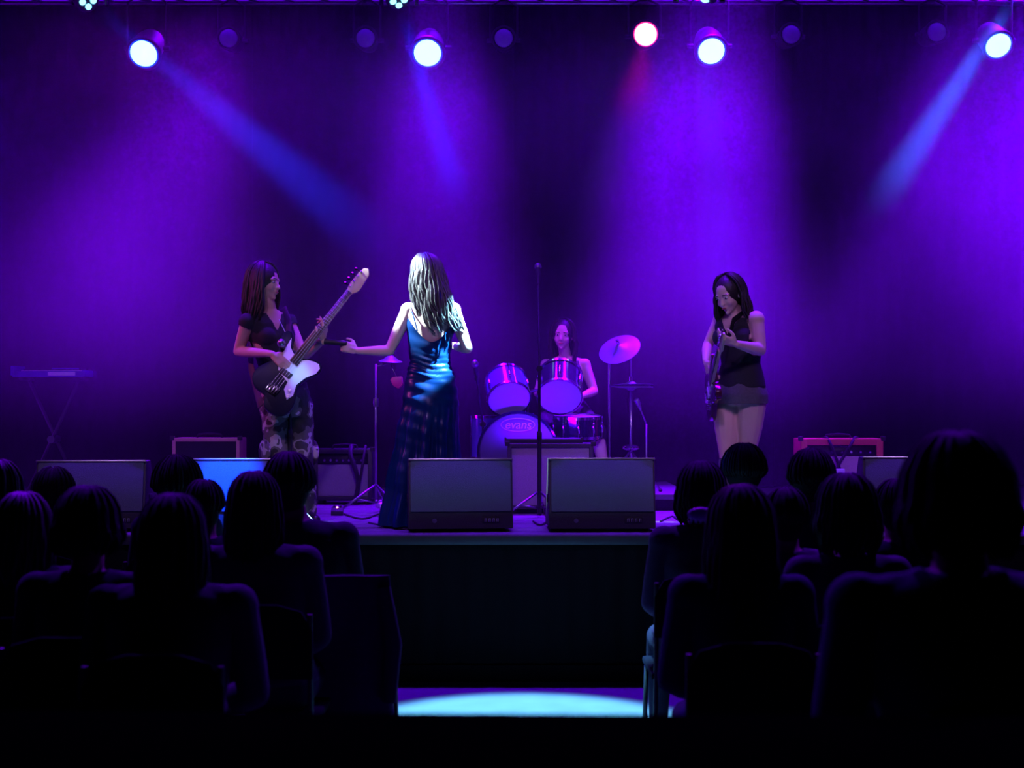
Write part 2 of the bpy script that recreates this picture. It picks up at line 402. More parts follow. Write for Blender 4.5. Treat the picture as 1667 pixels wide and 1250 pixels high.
def lantern(px, py, d, r, lens, rim, aim, label, group=None, cat='stage light'):
    """par can hung from the truss; lens centre at the given point, looking along aim"""
    c = P(px, py, d); a = V(aim).normalized()
    t = thing('stage_light', label, cat, c, 0, group)
    R = Z2(a)
    MB().lathe([(r * 1.30, -0.008), (r * 1.34, 0.0), (r * 1.30, 0.012), (r * 1.12, 0.014), (r * 1.12, -0.012)], (0, 0, 0), R, 28, cap=False).build('colour_frame', M['black'], t)
    MB().lathe([(r * 0.55, -0.34), (r * 0.95, -0.30), (r * 1.14, -0.20), (r * 1.20, -0.012), (r * 1.12, -0.006), (r * 0.9, -0.03)], (0, 0, 0), R, 28).build('housing', M['black'], t)
    if rim is not None:
        MB().lathe([(r * 1.00, -0.004), (r * 1.15, -0.004), (r * 1.15, 0.004), (r * 1.00, 0.004)], (0, 0, 0), R, 32, cap=False).build('lens_rim', rim, t)
    MB().lathe([(r * 1.0, -0.006), (r * 1.0, 0.004), (r * 0.8, 0.016), (r * 0.4, 0.026), (0.001, 0.03)], (0, 0, 0), R, 32).build('lens', lens, t)
    y = MB(); side = R @ V((1, 0, 0)); up = V((0, 0, 1)); bk = -a * 0.12
    w_ = r * 1.45; top = max(0.16, (tz - c.z) - 0.03)
    y.tube([bk - side * w_, bk - side * w_ + up * (top * 0.8), bk + up * top, bk + side * w_ + up * (top * 0.8), bk + side * w_], 0.010, 8)
    y.build('yoke', M['black'], t)
    MB().box((-0.03, -0.03, top - 0.01), (0.03, bk.y + 0.03, top + 0.06), 0.006).build('hook_clamp', M['steel'], t)
    for sg in (-1, 1):
        MB().cyl(bk + side * sg * (w_ - 0.02), bk + side * sg * (w_ + 0.03), 0.018, 12).build('tilt_knob', M['black'], t)
    return t
dn = (0, -1, -0.68)
lantern(234, 87, 11.0, 0.108, M['lensw'], M['lensrim'], dn, 'lit white-cyan stage lantern with a round violet glow, leftmost of the bright ones', 'bright white-cyan lanterns on the truss')
lantern(696, 86, 11.0, 0.110, M['lensw'], M['lensrim'], dn, 'lit white-cyan stage lantern above the singer in the satin dress', 'bright white-cyan lanterns on the truss')
lantern(1158, 83, 11.0, 0.106, M['lensw'], M['lensrim'], dn, 'lit white-cyan stage lantern just right of the pink one', 'bright white-cyan lanterns on the truss')
lantern(1625, 74, 11.0, 0.100, M['lensw'], M['lensrim'], dn, 'lit white-cyan stage lantern beside the cyan beam at the far right', 'bright white-cyan lanterns on the truss')
lantern(1051, 56, 11.0, 0.090, M['lensr'], M['lensrrim'], (-0.02, -1, -0.12), 'lit stage lantern with a glowing pink rim')
for px, py, lb in ((372, 62, 'unlit round stage lantern between the leftmost lit lantern and the next'),
                   (595, 62, 'unlit faint stage lantern just left of the lit one over the singer'),
                   (820, 62, 'unlit stage lantern left of the pink one, palest of the dark ones'),
                   (1288, 56, 'unlit faint stage lantern right of the two centre-right lit ones'),
                   (1525, 52, 'unlit faint stage lantern left of the cyan beam')):
    lantern(px, py, 11.0, 0.075, M['lensoff'], None, (0.0, -1, -0.10), lb, 'unlit lanterns on the truss')

def moving_head(px, py, d, aim, label, group='moving heads at the top edge'):
    c = P(px, py, d); t = thing('moving_head', label, 'stage light', c, 0, group)
    R = Z2(aim); MB().lathe([(0.06, -0.20), (0.09, -0.16), (0.10, -0.02), (0.085, 0.0)], (0, 0, 0), R, 24).build('head_shell', M['black'], t)
    k = 0
    for a in range(0, 360, 90):
        p = R @ V((0.045 * math.cos(math.radians(a + 20)), 0.045 * math.sin(math.radians(a + 20)), 0.001))
        MB().lathe([(0.026, 0.0), (0.026, 0.006), (0.015, 0.014), (0.001, 0.017)], p, R, 16).build('emitter_lens', M['lensc'], t)
    MB().tube([(-0.14, 0.05, -0.02), (-0.14, 0.05, 0.18), (0.14, 0.05, 0.18), (0.14, 0.05, -0.02)], 0.018, 8).build('yoke', M['black'], t)
    MB().box((-0.13, -0.06, 0.19), (0.13, 0.16, 0.28), 0.01).build('base_box', M['black'], t)
    return t
moving_head(143, 2, 10.9, (0.75, -0.8, -0.75), 'moving head with cyan emitters at the top edge, left, over the leftmost lantern')
moving_head(649, 1, 10.6, (0.25, -0.5, -0.8), 'moving head with cyan emitters at the top edge above the singer')
moving_head(1140, -6, 8.1, (-0.5, 0.2, -0.85), 'moving head with cyan emitters at the top edge above the pink lantern')
moving_head(1672, -34, 10.7, (-0.55, -0.3, -0.9), 'moving head at the top right corner sending down the cyan beam')
# second pipe carrying the downstage heads
fp = thing('lighting_pipe', 'dark lighting pipe hanging above the front edge of the stage', 'truss', (0, 8.16, P(0, -6, 8.1).z + 0.31))
MB().cyl((-6.5, 0, 0), (6.5, 0, 0), 0.024, 12).build('pipe', M['black'], fp)
for x in (-4.0, 0.0, 4.0): MB().cyl((x, 0, 0), (x, 0, 7.2 - fp.location.z), 0.01, 8).build('hanging_rod', M['black'], fp)
# ------------------------------------------------------------------ floor monitors (wedges), seen from the hall
def wedge(px0, px1, ptop, d, rz, label):
    xc = (P(px0, 0, d).x + P(px1, 0, d).x) / 2; W = abs(P(px1, 0, d).x - P(px0, 0, d).x)
    H = P(0, ptop, d).z - ZS
    t = thing('floor_monitor', label, 'monitor speaker', (xc, d, ZS), rz, 'wedge monitors along the stage front')
    h = W / 2; D = 0.46
    # cabinet profile in y-z: leaning rear panel, top edge, sloping grille towards the band
    prof = [(0.0, 0.02), (D, 0.02), (D, 0.10), (0.20, H), (0.055, H), (0.0, 0.12)]
    mb = MB(); mb.prism(prof, -h, h, 0.008, axis='x'); mb.build('cabinet', M['tolex'], t)
    # grey perforated panel facing the hall, slightly proud in a frame
    sl = Matrix.Rotation(-math.atan2(0.055, H - 0.12), 4, 'X')
    g = MB(); g.T = Matrix.Translation((0, -0.006, 0.125)) @ sl
    L = math.hypot(0.055, H - 0.12)
    g.box((-h + 0.014, -0.006, 0.0), (h - 0.014, 0.004, L - 0.014), 0.003)
    g.build('rear_grille', M['grille'], t)
    f = MB(); f.T = g.T
    f.box((-h, -0.012, L - 0.014), (h, 0.006, L), 0.003); f.build('top_edge_trim', M['steel'], t)
    k = MB(); k.box((h - 0.19, -0.006, 0.055), (h - 0.08, 0.004, 0.09), 0.002); bd = k.build('badge', M['black'], t)
    lt = MB()
    for i in range(4):
        x = h - 0.175 + i * 0.024
        lt.box((x, -0.009, 0.062), (x + 0.005, -0.005, 0.083)); lt.box((x, -0.009, 0.079), (x + 0.014, -0.005, 0.083)); lt.box((x + 0.010, -0.009, 0.062), (x + 0.014, -0.005, 0.083))
    lt.build('badge_print', M['badge'], bd)
    MB().cyl((-0.16, -0.004, 0.07), (-0.16, 0.01, 0.07), 0.014, 16).build('socket', M['steel'], t)
    q = MB(); q.T = Matrix.Translation((0, (D + 0.2) / 2 + 0.004, (H + 0.10) / 2 + 0.003)) @ Matrix.Rotation(-math.atan2(H - 0.10, D - 0.20), 4, 'X')
    Lg = math.hypot(H - 0.10, D - 0.20)
    q.box((-h + 0.02, -Lg / 2 + 0.01, -0.004), (h - 0.02, Lg / 2 - 0.01, 0.006), 0.003); q.build('front_grille', M['grilleblk'], t)
    for sx in (-1, 1):
        for yy in (0.05, D - 0.05):
            MB().cyl((sx * (h - 0.06), yy, 0.0), (sx * (h - 0.06), yy, 0.022), 0.018, 10).build('rubber_foot', M['rubber'], t)
        MB().box((sx * h - 0.004, 0.14, 0.17), (sx * h + 0.004, 0.24, 0.22), 0.003).build('side_handle', M['rubber'], t)
    return t
wedge(58, 234, 751, 8.16, math.radians(5), 'grey-fronted floor monitor at the far left of the stage edge')
wedge(292, 452, 748, 8.16, math.radians(2), 'floor monitor lit bright blue in front of the camouflage trousers')
wedge(665, 836, 748, 8.16, math.radians(6), 'dark grey floor monitor left of the centre microphone stand, before the dress')
wedge(894, 1068, 747, 8.16, math.radians(1.5), 'grey floor monitor right of the centre microphone stand')
wedge(1408, 1575, 745, 8.16, math.radians(-5), 'grey-fronted floor monitor before the red amplifier, partly behind heads')

# ------------------------------------------------------------------ combo amplifiers
def amp(px0, px1, ptop, d, cab, gr, label, edge=0.03, panel=True, rz=0.0, D=0.28):
    xc = (P(px0, 0, d).x + P(px1, 0, d).x) / 2; W = abs(P(px1, 0, d).x - P(px0, 0, d).x); H = P(0, ptop, d).z - ZS
    t = thing('guitar_amplifier', label, 'amplifier', (xc, d, ZS), rz)
    h = W / 2
    # open-fronted cabinet: four boards and a back
    c = MB()
    c.box((-h, 0, 0.03), (-h + edge, D, H), 0.006); c.box((h - edge, 0, 0.03), (h, D, H), 0.006)
    c.box((-h + 0.002, 0.001, H - edge), (h - 0.002, D, H + 0.001), 0.006); c.box((-h + 0.002, 0.001, 0.031), (h - 0.002, D, 0.03 + edge), 0.006)
    c.box((-h + 0.01, D - 0.015, 0.035), (h - 0.01, D - 0.002, H - 0.005))
    c.build('cabinet', cab, t)
    gt = H - edge - (0.085 if panel else 0.0)
    MB().box((-h + edge, 0.012, 0.03 + edge), (h - edge, 0.03, gt), 0.003).build('grille_cloth', gr, t)
    if panel:
        pn = MB(); pn.prism([(0.010, gt + 0.004), (0.05, gt + 0.004), (0.05, H - edge), (0.028, H - edge)], -h + edge, h - edge, 0, 'x')
        po = pn.build('control_panel', M['black'], t)
        for i in range(7):
            x = -h + edge + 0.05 + i * (W - 2 * edge - 0.1) / 6
            MB().cyl((x, 0.028, gt + 0.036), (x, 0.002, gt + 0.03), 0.010, 12, 0.008).build('knob', M['white'] if i % 3 == 1 else M['steel'], po)
    if px0 != 826: MB().tube([(-0.1, D / 2, H), (-0.09, D / 2, H + 0.025), (0, D / 2, H + 0.032), (0.09, D / 2, H + 0.025), (0.1, D / 2, H)], 0.009, 8).build('handle', M['rubber'], t)
    for sx in (-1, 1):
        for zz in (0.03, H):
            MB().box((sx * h - 0.018, -0.004, zz - 0.018), (sx * h + 0.018, 0.03, zz + 0.018), 0.006).build('corner_guard', M['black'], t)
        for yy in (0.04, D - 0.04):
            MB().cyl((sx * (h - 0.05), yy, 0), (sx * (h - 0.05), yy, 0.032), 0.018, 10).build('foot', M['rubber'], t)
    return t
ampA = amp(280, 390, 713, 10.6, M['tolextan'], M['grilleblk'], 'tan-edged amplifier with a black grille behind the blue-lit monitor', edge=0.028, panel=False)
ampB = amp(510, 606, 731, 10.5, M['tolex'], M['grille2'], 'amplifier with a silver grille beside the camouflage trousers', edge=0.035, panel=True)
ampC = amp(826, 966, 722, 9.56, M['tolex'], M['grille2'], 'wide amplifier with a silver grille before the bass drum', edge=0.03, panel=False)
ampD = amp(1304, 1438, 714, 10.4, M['tolexred'], M['grille3'], 'red amplifier with a cream grille at the right of the stage', edge=0.05, panel=True)
# cables lying over the red amplifier
def cable(pts, r, name='cable', m=None, label=None, group=None, cat='cable'):
    pts = [V(p) for p in pts]; out = []
    for i in range(len(pts) - 1):
        p0 = pts[max(i - 1, 0)]; p1 = pts[i]; p2 = pts[i + 1]; p3 = pts[min(i + 2, len(pts) - 1)]
        for k in range(6):
            t = k / 6
            out.append(0.5 * ((2 * p1) + (p2 - p0) * t + (2 * p0 - 5 * p1 + 4 * p2 - p3) * t * t + (3 * p1 - p0 - 3 * p2 + p3) * t ** 3))
    out.append(pts[-1])
    o = MB().tube(out, r, 8).build(name, m or M['rubber'])
    if label: tag(o, label, cat, group)
    return o
def pa(px, py, d=10.38): return P(px, py, d)
cable([pa(1338, 716, 10.56), pa(1345, 712, 10.46), pa(1352, 722), pa(1360, 742), pa(1366, 760), pa(1374, 780), pa(1380, 805)], 0.011, label='dark cable draped over the red amplifier from its top left')
cable([pa(1398, 715, 10.56), pa(1392, 712, 10.46), pa(1386, 722, 10.37), pa(1374, 742, 10.36), pa(1365, 758, 10.35), pa(1360, 785, 10.36), pa(1352, 812, 10.38)], 0.012, label='thick dark cable draped over the red amplifier from its top right')
tg = MB(); c_ = pa(1366, 768, 10.33); tg.box((c_.x - 0.042, c_.y - 0.012, c_.z - 0.024), (c_.x + 0.042, c_.y, c_.z + 0.024), 0.004)
tag(tg.build('paper_tag', M['white']), 'small pale tag hanging on the cables over the red amplifier', 'tag')
# dark strips standing in for shadow shapes on the silver-grilled amplifier
cable([P(574, 729, 10.62), P(572, 727, 10.5), P(571, 742, 10.44), P(579, 765, 10.43), P(583, 790, 10.44), P(577, 819, 10.44)], 0.018, 'strap', M['black'], 'dark strip standing in for a shadow on the silver grille beside the camouflage trousers', cat='strap')
cable([P(596, 729, 10.62), P(595, 727, 10.5), P(592, 745, 10.44), P(588, 770, 10.42), P(583, 795, 10.43)], 0.010, label='thin dark strip standing in for a shadow on the right side of the silver-grilled amplifier')

# ------------------------------------------------------------------ drum riser and kit
RZ = 0.12
rs = thing('drum_riser', 'low black riser under the drum kit', 'riser', (P(890, 0, 10.7).x, 10.72, ZS))
MB().box((-1.05, -0.85, 0.08), (1.05, 0.85, RZ), 0.004).build('deck', M['boards'], rs)
MB().box((-1.02, -0.83, 0.0), (1.02, 0.83, 0.08), 0.003).build('skirt', M['blackcloth'], rs)
ZR = ZS + RZ
kit_group = 'drum kit on the riser'
def drum(name, c, axis, r, depth, shell, front, back, label, lugs=8, hoop=None, roll=0.0):
    """c = centre of the front head, axis = direction from front head to back head"""
    t = thing(name, label, 'drum', c, 0, kit_group)
    R = Z2(axis) @ Matrix.Rotation(roll, 3, 'Z')
    MB().lathe([(r * 0.97, 0.012), (r, 0.014), (r, depth - 0.014), (r * 0.97, depth - 0.012), (r * 0.95, depth - 0.02), (r * 0.95, 0.02)], (0, 0, 0), R, 40, cap=False).build('shell', shell, t)
    MB().lathe([(0.001, 0.005), (r * 0.96, 0.005), (r * 0.985, 0.012), (r * 0.96, 0.014), (0.001, 0.010)], (0, 0, 0), R, 40).build('front_head', front, t)
    MB().lathe([(0.001, depth - 0.005), (r * 0.96, depth - 0.005), (r * 0.985, depth - 0.012), (r * 0.96, depth - 0.014), (0.001, depth - 0.010)], (0, 0, 0), R, 40).build('batter_head', back, t)
    for h0 in (0.0, depth - 0.022):
        MB().lathe([(r * 1.00, h0), (r * 1.045, h0), (r * 1.045, h0 + 0.022), (r * 1.00, h0 + 0.022)], (0, 0, 0), R, 40, cap=False).build('hoop', hoop or M['chrome'], t)
    for i in range(lugs):
        a = 2 * math.pi * (i + 0.5) / lugs; u = R @ V((math.cos(a), math.sin(a), 0)); ax = R @ V((0, 0, 1))
        b = MB(); b.capsule(u * (r + 0.008) + ax * (depth * 0.5 - 0.03), 0.011, u * (r + 0.008) + ax * (depth * 0.5 + 0.03), 0.011, 10)
        l_ = b.build('lug', M['chrome'], t)
        MB().cyl(u * (r * 1.03 + 0.003) + ax * 0.004, u * (r * 1.03 + 0.003) + ax * (depth - 0.004), 0.0035, 6).build('tension_rod', M['chrome'], l_)
    return t
# bass drum
bc = P(843, 0, 9.98); bc.z = ZR + 0.305
bd_ = drum('bass_drum', bc, (0, 1, 0), 0.29, 0.42, M['shell'], M['headgrey'], M['head'], 'bass drum with a smoked head and a violet oval logo', 8, M['shell'])
# oval logo and lettering on the head
lg_c = V((0.0, -0.001, 0.20))
ov = MB(); N = 40; rr_ = []
for sgn in (0, 1):
    pass
outer = [lg_c + V((0.125 * math.cos(2 * math.pi * k / N), 0, 0.048 * math.sin(2 * math.pi * k / N))) for k in range(N)]
ov.tube(outer + [outer[0]], 0.004, 6, True)
ov.build('oval_logo_ring', M['logo'], bd_)
def text(s, size, loc, rot, m, parent, name='lettering', shear=0.2, ext=0.0015):
    cu_ = bpy.data.curves.new(name, 'FONT'); cu_.body = s; cu_.size = size; cu_.extrude = ext; cu_.shear = shear
    cu_.align_x = 'CENTER'; cu_.align_y = 'CENTER'; cu_.offset = 0.001
    o = bpy.data.objects.new(name, cu_); COL.objects.link(o)
    dg = bpy.context.evaluated_depsgraph_get(); me = bpy.data.meshes.new_from_object(o.evaluated_get(dg))
    bpy.data.objects.remove(o); me.materials.clear(); me.materials.append(m)
    q = link(name, me, parent); q.location = loc; q.rotation_euler = rot
    return q
text('evans', 0.088, lg_c + V((0, -0.002, 0)), (math.radians(90), 0, 0), M['logo'], bd_)
for sx in (-1, 1):
    MB().cyl((sx * 0.27, 0.10, -0.08), (sx * 0.40, 0.02, -0.302), 0.009, 8).build('spur', M['chrome'], bd_)
# toms: front heads face the hall and a little down, shells rise behind
ax1 = V((-0.12, 0.80, 0.62)); ax2 = V((0.04, 0.78, 0.64))
tom1 = drum('rack_tom', P(829, 651, 10.02), ax1, 0.158, 0.24, M['shellv'], M['head'], M['head'], 'left rack tom with a violet-blue shell and pale front head', 6)
tom2 = drum('rack_tom', P(911, 647, 10.02), ax2, 0.165, 0.26, M['shell'], M['head'], M['head'], 'right rack tom with a black shell and bright violet front head', 6)
hw = thing('tom_holder', 'chrome holder arm carrying the two rack toms over the bass drum', 'drum hardware', bc + V((0.07, 0.2, 0.29)), 0, kit_group)
o_ = hw.location
MB().cyl((0, 0, -0.02), (0, 0, 0.16), 0.014, 12).build('post', M['chrome'], hw)
MB().tube([(0, 0, 0.13), (-0.05, 0.0, 0.16), (-0.10, -0.03, 0.15)], 0.011, 10).build('arm', M['chrome'], hw)
MB().tube([(0, 0, 0.15), (0.07, 0.0, 0.17), (0.15, -0.03, 0.16)], 0.011, 10).build('arm', M['chrome'], hw)
MB().box((-0.03, -0.03, 0.11), (0.03, 0.03, 0.16), 0.008).build('clamp_block', M['chrome'], hw)
# snare / floor toms
def pot(px, pytop, d, r, depth, shell, label, lugs, tilt=0.0, legs=True, top='head'):
    c = P(px, pytop, d)
    t = drum('floor_tom' if legs else 'snare_drum', c, (0, math.sin(tilt), -math.cos(tilt)), r, depth, shell, M['head'], M['head'], label, lugs)
    if legs:
        for a in (90, 210, 330):
            x = math.cos(math.radians(a)) * (r + 0.02); y = math.sin(math.radians(a)) * (r + 0.02)
            zb = ZR - c.z
            l_ = MB().tube([(x, y, -0.08), (x, y, zb + 0.08), (x * 1.15, y * 1.15, zb)], 0.007, 8).build('leg', M['chrome'], t)
            MB().ell((x * 1.15, y * 1.15, zb + 0.012), (0.014, 0.014, 0.012), None, 10, 6).build('rubber_foot', M['rubber'], l_)
    else:
        zb = ZR - c.z
        MB().cyl((0, 0, -depth), (0, 0, zb + 0.2), 0.010, 10).build('stand_column', M['chrome'], t)
        for a in (90, 210, 330):
            x = math.cos(math.radians(a)); y = math.sin(math.radians(a))
            MB().tube([(0, 0, -depth - 0.03), (x * 0.1, y * 0.1, -depth - 0.05), (x * (r + 0.02), y * (r + 0.02), -depth + 0.01)], 0.006, 8).build('basket_arm', M['chrome'], t)
            MB().tube([(0, 0, zb + 0.22), (x * 0.23, y * 0.23, zb + 0.008)], 0.007, 8).build('leg', M['chrome'], t)
    return t
pot(940, 676, 10.28, 0.185, 0.17, M['shell'], 'black snare drum with bright chrome lugs beside the bass drum', 10, 0.08, False)
pot(802, 676, 10.5, 0.17, 0.34, M['shellv'], 'violet-blue floor tom half hidden behind the left rack tom', 8, 0.0, True)

def tripod(t, x, y, z0, hgt, rad, r=0.009):
    """round column with three legs; coordinates relative to the parent"""
    for a in (80, 200, 320):
        u = V((math.cos(math.radians(a)), math.sin(math.radians(a)), 0))
        l_ = MB().tube([V((x, y, z0 + hgt)), V((x, y, z0 + 0.01)) + u * rad], r, 8).build('leg', M['steel'], t)
        MB().tube([V((x, y, z0 + hgt * 0.35)), V((x, y, z0 + hgt * 0.5)) + u * rad * 0.5], r * 0.6, 6).build('brace', M['steel'], t)
        MB().ell(V((x, y, z0 + 0.014)) + u * rad, (0.016, 0.016, 0.014), None, 10, 6).build('rubber_foot', M['rubber'], l_)
def cymbal(parent, c, n, r):
    R = Z2(n)
    return MB().lathe([(0.001, 0.032), (0.018, 0.030), (0.045, 0.012), (r * 0.6, 0.004), (r, -0.010), (r, -0.012), (r * 0.6, 0.0015), (0.045, 0.008), (0.018, 0.026), (0.001, 0.028)], c, R, 48).build('cymbal', M['brass'], parent, sharp=50)
# crash cymbal, tilted, on its straight stand
cc = P(1008, 567, 10.4)
sx = P(992, 0, 10.4).x
cs = thing('cymbal_stand', 'tilted crash cymbal on a tall stand right of the drummer', 'cymbal', (sx, 10.4, ZR), 0, kit_group)
loc = lambda p, t: V(p) - t.location
c0 = loc(cc, cs)
MB().tube([(0, 0, 0.18), (0, 0, c0.z - 0.10), c0 + V((0, 0, -0.05)), c0 + V((0, 0, 0.04))], 0.010, 10).build('column', M['steel'], cs)
cymbal(cs, c0, (-0.32, -0.62, 0.72), 0.165)
MB().cyl(c0 + V((0, 0, 0.02)), c0 + V((-0.02, -0.03, 0.06)), 0.012, 10).build('wing_nut', M['chrome'], cs)
tripod(cs, 0, 0, 0, 0.22, 0.26)
# hi-hat, edge-on
hh = thing('hi_hat_stand', 'closed hi-hat cymbals seen edge-on on a thin stand', 'cymbal', (P(1027, 0, 10.3).x, 10.3, ZR), 0, kit_group)
hz_ = P(0, 628, 10.3).z - ZR
cymbal(hh, V((0, 0, hz_ + 0.006)), (0.02, -0.05, 1), 0.17); cymbal(hh, V((0, 0, hz_ - 0.006)), (0.02, -0.05, -1), 0.17)
MB().cyl((0, 0, 0.06), (0, 0, hz_), 0.011, 10).build('column', M['steel'], hh)
MB().cyl((0, 0, hz_), (0, 0, P(0, 584, 10.3).z - ZR), 0.004, 8).build('pull_rod', M['steel'], hh)
MB().cyl((0, 0, hz_ + 0.03), (0, 0, hz_ + 0.07), 0.014, 12).build('clutch', M['chrome'], hh)
tripod(hh, 0, 0, 0, 0.30, 0.27)
MB().ell((0, 0, 0.33), (0.07, 0.07, 0.025), None, 20, 8).build('collar', M['chrome'], hh)
MB().box((-0.04, -0.32, 0.01), (0.04, -0.06, 0.03), 0.006).build('pedal', M['steel'], hh)
# low boom microphone by the hi-hat
bm_ = thing('microphone_stand', 'short boom microphone pointing down beside the hi-hat', 'microphone stand', (P(1052, 0, 10.2).x, 10.2, ZS))
p1 = loc(P(1052, 690, 10.2), bm_); p0 = loc(P(1037, 652, 10.2), bm_)
MB().tube([(0, 0, 0.02), p1], 0.008, 8).build('column', M['steel'], bm_)
MB().tube([p1, p0], 0.006, 8).build('boom', M['steel'], bm_)
MB().capsule(p0, 0.022, p0 + (p1 - p0) * 0.35, 0.012).build('microphone', M['steel'], bm_)
MB().lathe([(0.001, 0.0), (0.12, 0.0), (0.12, 0.012), (0.02, 0.02), (0.001, 0.02)], (0, 0, 0), None, 32).build('round_base', M['black'], bm_)
# drum throne
th = thing('drum_throne', 'round padded drum stool under the drummer', 'stool', (P(922, 0, 10.82).x, 10.82, ZR), 0, kit_group)
MB().lathe([(0.001, 0.44), (0.14, 0.44), (0.165, 0.46), (0.165, 0.51), (0.14, 0.535), (0.001, 0.54)], (0, 0, 0), None, 32).build('seat', M['boot'], th)
MB().cyl((0, 0, 0.05), (0, 0, 0.45), 0.014, 12).build('column', M['chrome'], th)
tripod(th, 0, 0, 0, 0.25, 0.24, 0.010)

# ------------------------------------------------------------------ microphone stands
def micstand(px, d, pytop, label, pybase=None, mic=True, base='round', boom=None, r=0.010):
    c = P(px, 0, d); t = thing('microphone_stand', label, 'microphone stand', (c.x, d, ZS))
    top = P(px, pytop, d).z - ZS
    mid = top * 0.55
    MB().cyl((0, 0, 0.015), (0, 0, mid), r * 1.15, 12).build('lower_tube', M['black'], t)
    MB().cyl((0, 0, mid), (0, 0, top), r * 0.8, 12).build('upper_tube', M['black'], t)
    MB().lathe([(0.014, mid - 0.03), (0.018, mid - 0.02), (0.018, mid + 0.02), (0.012, mid + 0.03)], (0, 0, 0), None, 14).build('clutch', M['rubber'], t)
    tipv = V((0, 0, top))
    if boom is not None:
        e = V(boom) - t.location
        MB().tube([tipv - (e - tipv) * 0.25, e], 0.007, 8).build('boom', M['black'], t)
        MB().lathe([(0.02, -0.02), (0.024, 0), (0.02, 0.02)], tipv, Z2((0, 1, 0)), 14).build('boom_joint', M['rubber'], t)
        tipv = e; dr = (e - V((0, 0, top))).normalized()
    else: dr = V((0, 0.9, 0.35)).normalized()
    if mic:
        q = MB(); q.lathe([(0.010, -0.10), (0.013, -0.06), (0.018, 0.03), (0.020, 0.05)], tipv, Z2(dr), 18); mo = q.build('microphone', M['black'], t)
        q = MB(); q.ell(tipv + dr * 0.07, (0.026, 0.026, 0.03), Z2(dr), 18, 10); q.build('mesh_ball', M['steel'], mo)
        MB().tube([tipv - dr * 0.02, tipv - dr * 0.02 - V((0, 0, 0.04))], 0.014, 10).build('clip', M['rubber'], t)
    if base == 'round':
        MB().lathe([(0.001, 0.0), (0.14, 0.0), (0.145, 0.012), (0.13, 0.024), (0.03, 0.035), (0.016, 0.06), (0.001, 0.06)], (0, 0, 0), None, 36).build('round_base', M['black'], t)
    else: tripod(t, 0, 0, 0, 0.18, 0.27, 0.008)
    return t
micstand(878, 9.25, 600, 'tall centre microphone stand in front of the drums', boom=P(876, 446, 9.75), base='tripod', r=0.013)
micstand(472, 8.62, 585, 'microphone stand in front of the bass player', boom=P(462, 566, 8.45), base='tripod', r=0.013)
# percussion stand half hidden behind the singer
ps = thing('percussion_stand', 'small splash cymbal and pink-red block on a stand left of the singer', 'percussion', (P(612, 0, 9.7).x, 9.7, ZS))
top = P(0, 592, 9.7).z - ZS; e = loc(P(636, 586, 9.7), ps)
MB().cyl((0, 0, 0.1), (0, 0, top), 0.009, 10).build('column', M['steel'], ps)
MB().tube([(0, 0, top - 0.02), e - V((0, 0, 0.02)), e + V((0, 0, 0.02))], 0.006, 8).build('boom', M['steel'], ps)
cymbal(ps, e, (0.05, -0.12, 1), 0.085)
b0 = loc(P(646, 623, 9.7), ps)
q = MB(); q.prism([(b0.x - 0.045, b0.z + 0.02), (b0.x - 0.03, b0.z + 0.04), (b0.x + 0.04, b0.z + 0.045), (b0.x + 0.045, b0.z - 0.015), (b0.x + 0.015, b0.z - 0.045), (b0.x - 0.025, b0.z - 0.02)], -0.05, 0.03, 0.008)
q.build('percussion_block', M['pink'], ps)
MB().tube([e - V((0, 0, 0.03)), V((b0.x, 0, b0.z + 0.03))], 0.005, 8).build('block_rod', M['steel'], ps)
MB().lathe([(0.018, -0.03), (0.022, 0), (0.018, 0.03)], (0, 0, P(0, 655, 9.7).z - ZS), None, 14).build('clutch', M['steel'], ps)
tripod(ps, 0, 0, 0, 0.2, 0.28)
# second small boom seen between singer and kit
micstand(786, 10.1, 690, 'low boom microphone between the singer and the drum kit', boom=P(775, 606, 9.9), base='tripod')

# ------------------------------------------------------------------ keyboard on its stand, far left
kb = thing('keyboard', 'pale electronic keyboard on a tall stand at the far left', 'keyboard', P(88, 612, 10.9), math.radians(-2))
MB().box((-0.29, -0.13, -0.012), (0.29, 0.13, 0.038), 0.008).build('body', M['shellv'], kb)
MB().box((0.0, -0.134, 0.0), (0.22, -0.128, 0.030), 0.002).build('lit_panel', M['keys'], kb)
for i in range(20):
    k = MB().box((-0.27 + i * 0.027, -0.02 + 0.02, 0.036), (-0.27 + i * 0.027 + 0.0255, 0.13, 0.047), 0.002).build('white_key', M['keys'], kb)
for i in range(20):
    if i % 7 in (0, 1, 3, 4, 5): MB().box((-0.25 + i * 0.027, 0.0, 0.046), (-0.25 + i * 0.027 + 0.013, 0.085, 0.056), 0.002).build('black_key', M['black'], kb)
MB().box((-0.30, -0.14, 0.0), (-0.275, 0.14, 0.08), 0.008).build('end_cheek', M['shellv'], kb)
MB().box((0.275, -0.14, -0.01), (0.30, 0.14, 0.045), 0.008).build('end_cheek', M['shellv'], kb)
MB().box((-0.02, 0.0, 0.056), (0.2, 0.02, 0.066), 0.003).build('music_ledge', M['shellv'], kb)
ks = thing('keyboard_stand', 'black crossed stand under the keyboard at the far left', 'keyboard stand', (P(88, 0, 10.9).x, 10.9, ZS))
H_ = P(0, 612, 10.9).z - ZS - 0.012
for sy in (-0.05, 0.05):
    MB().tube([(-0.22 * (1 if sy < 0 else -1), sy, 0.02), (0.22 * (1 if sy < 0 else -1), sy, H_ - 0.02)], 0.014, 8).build('cross_tube', M['black'], ks)
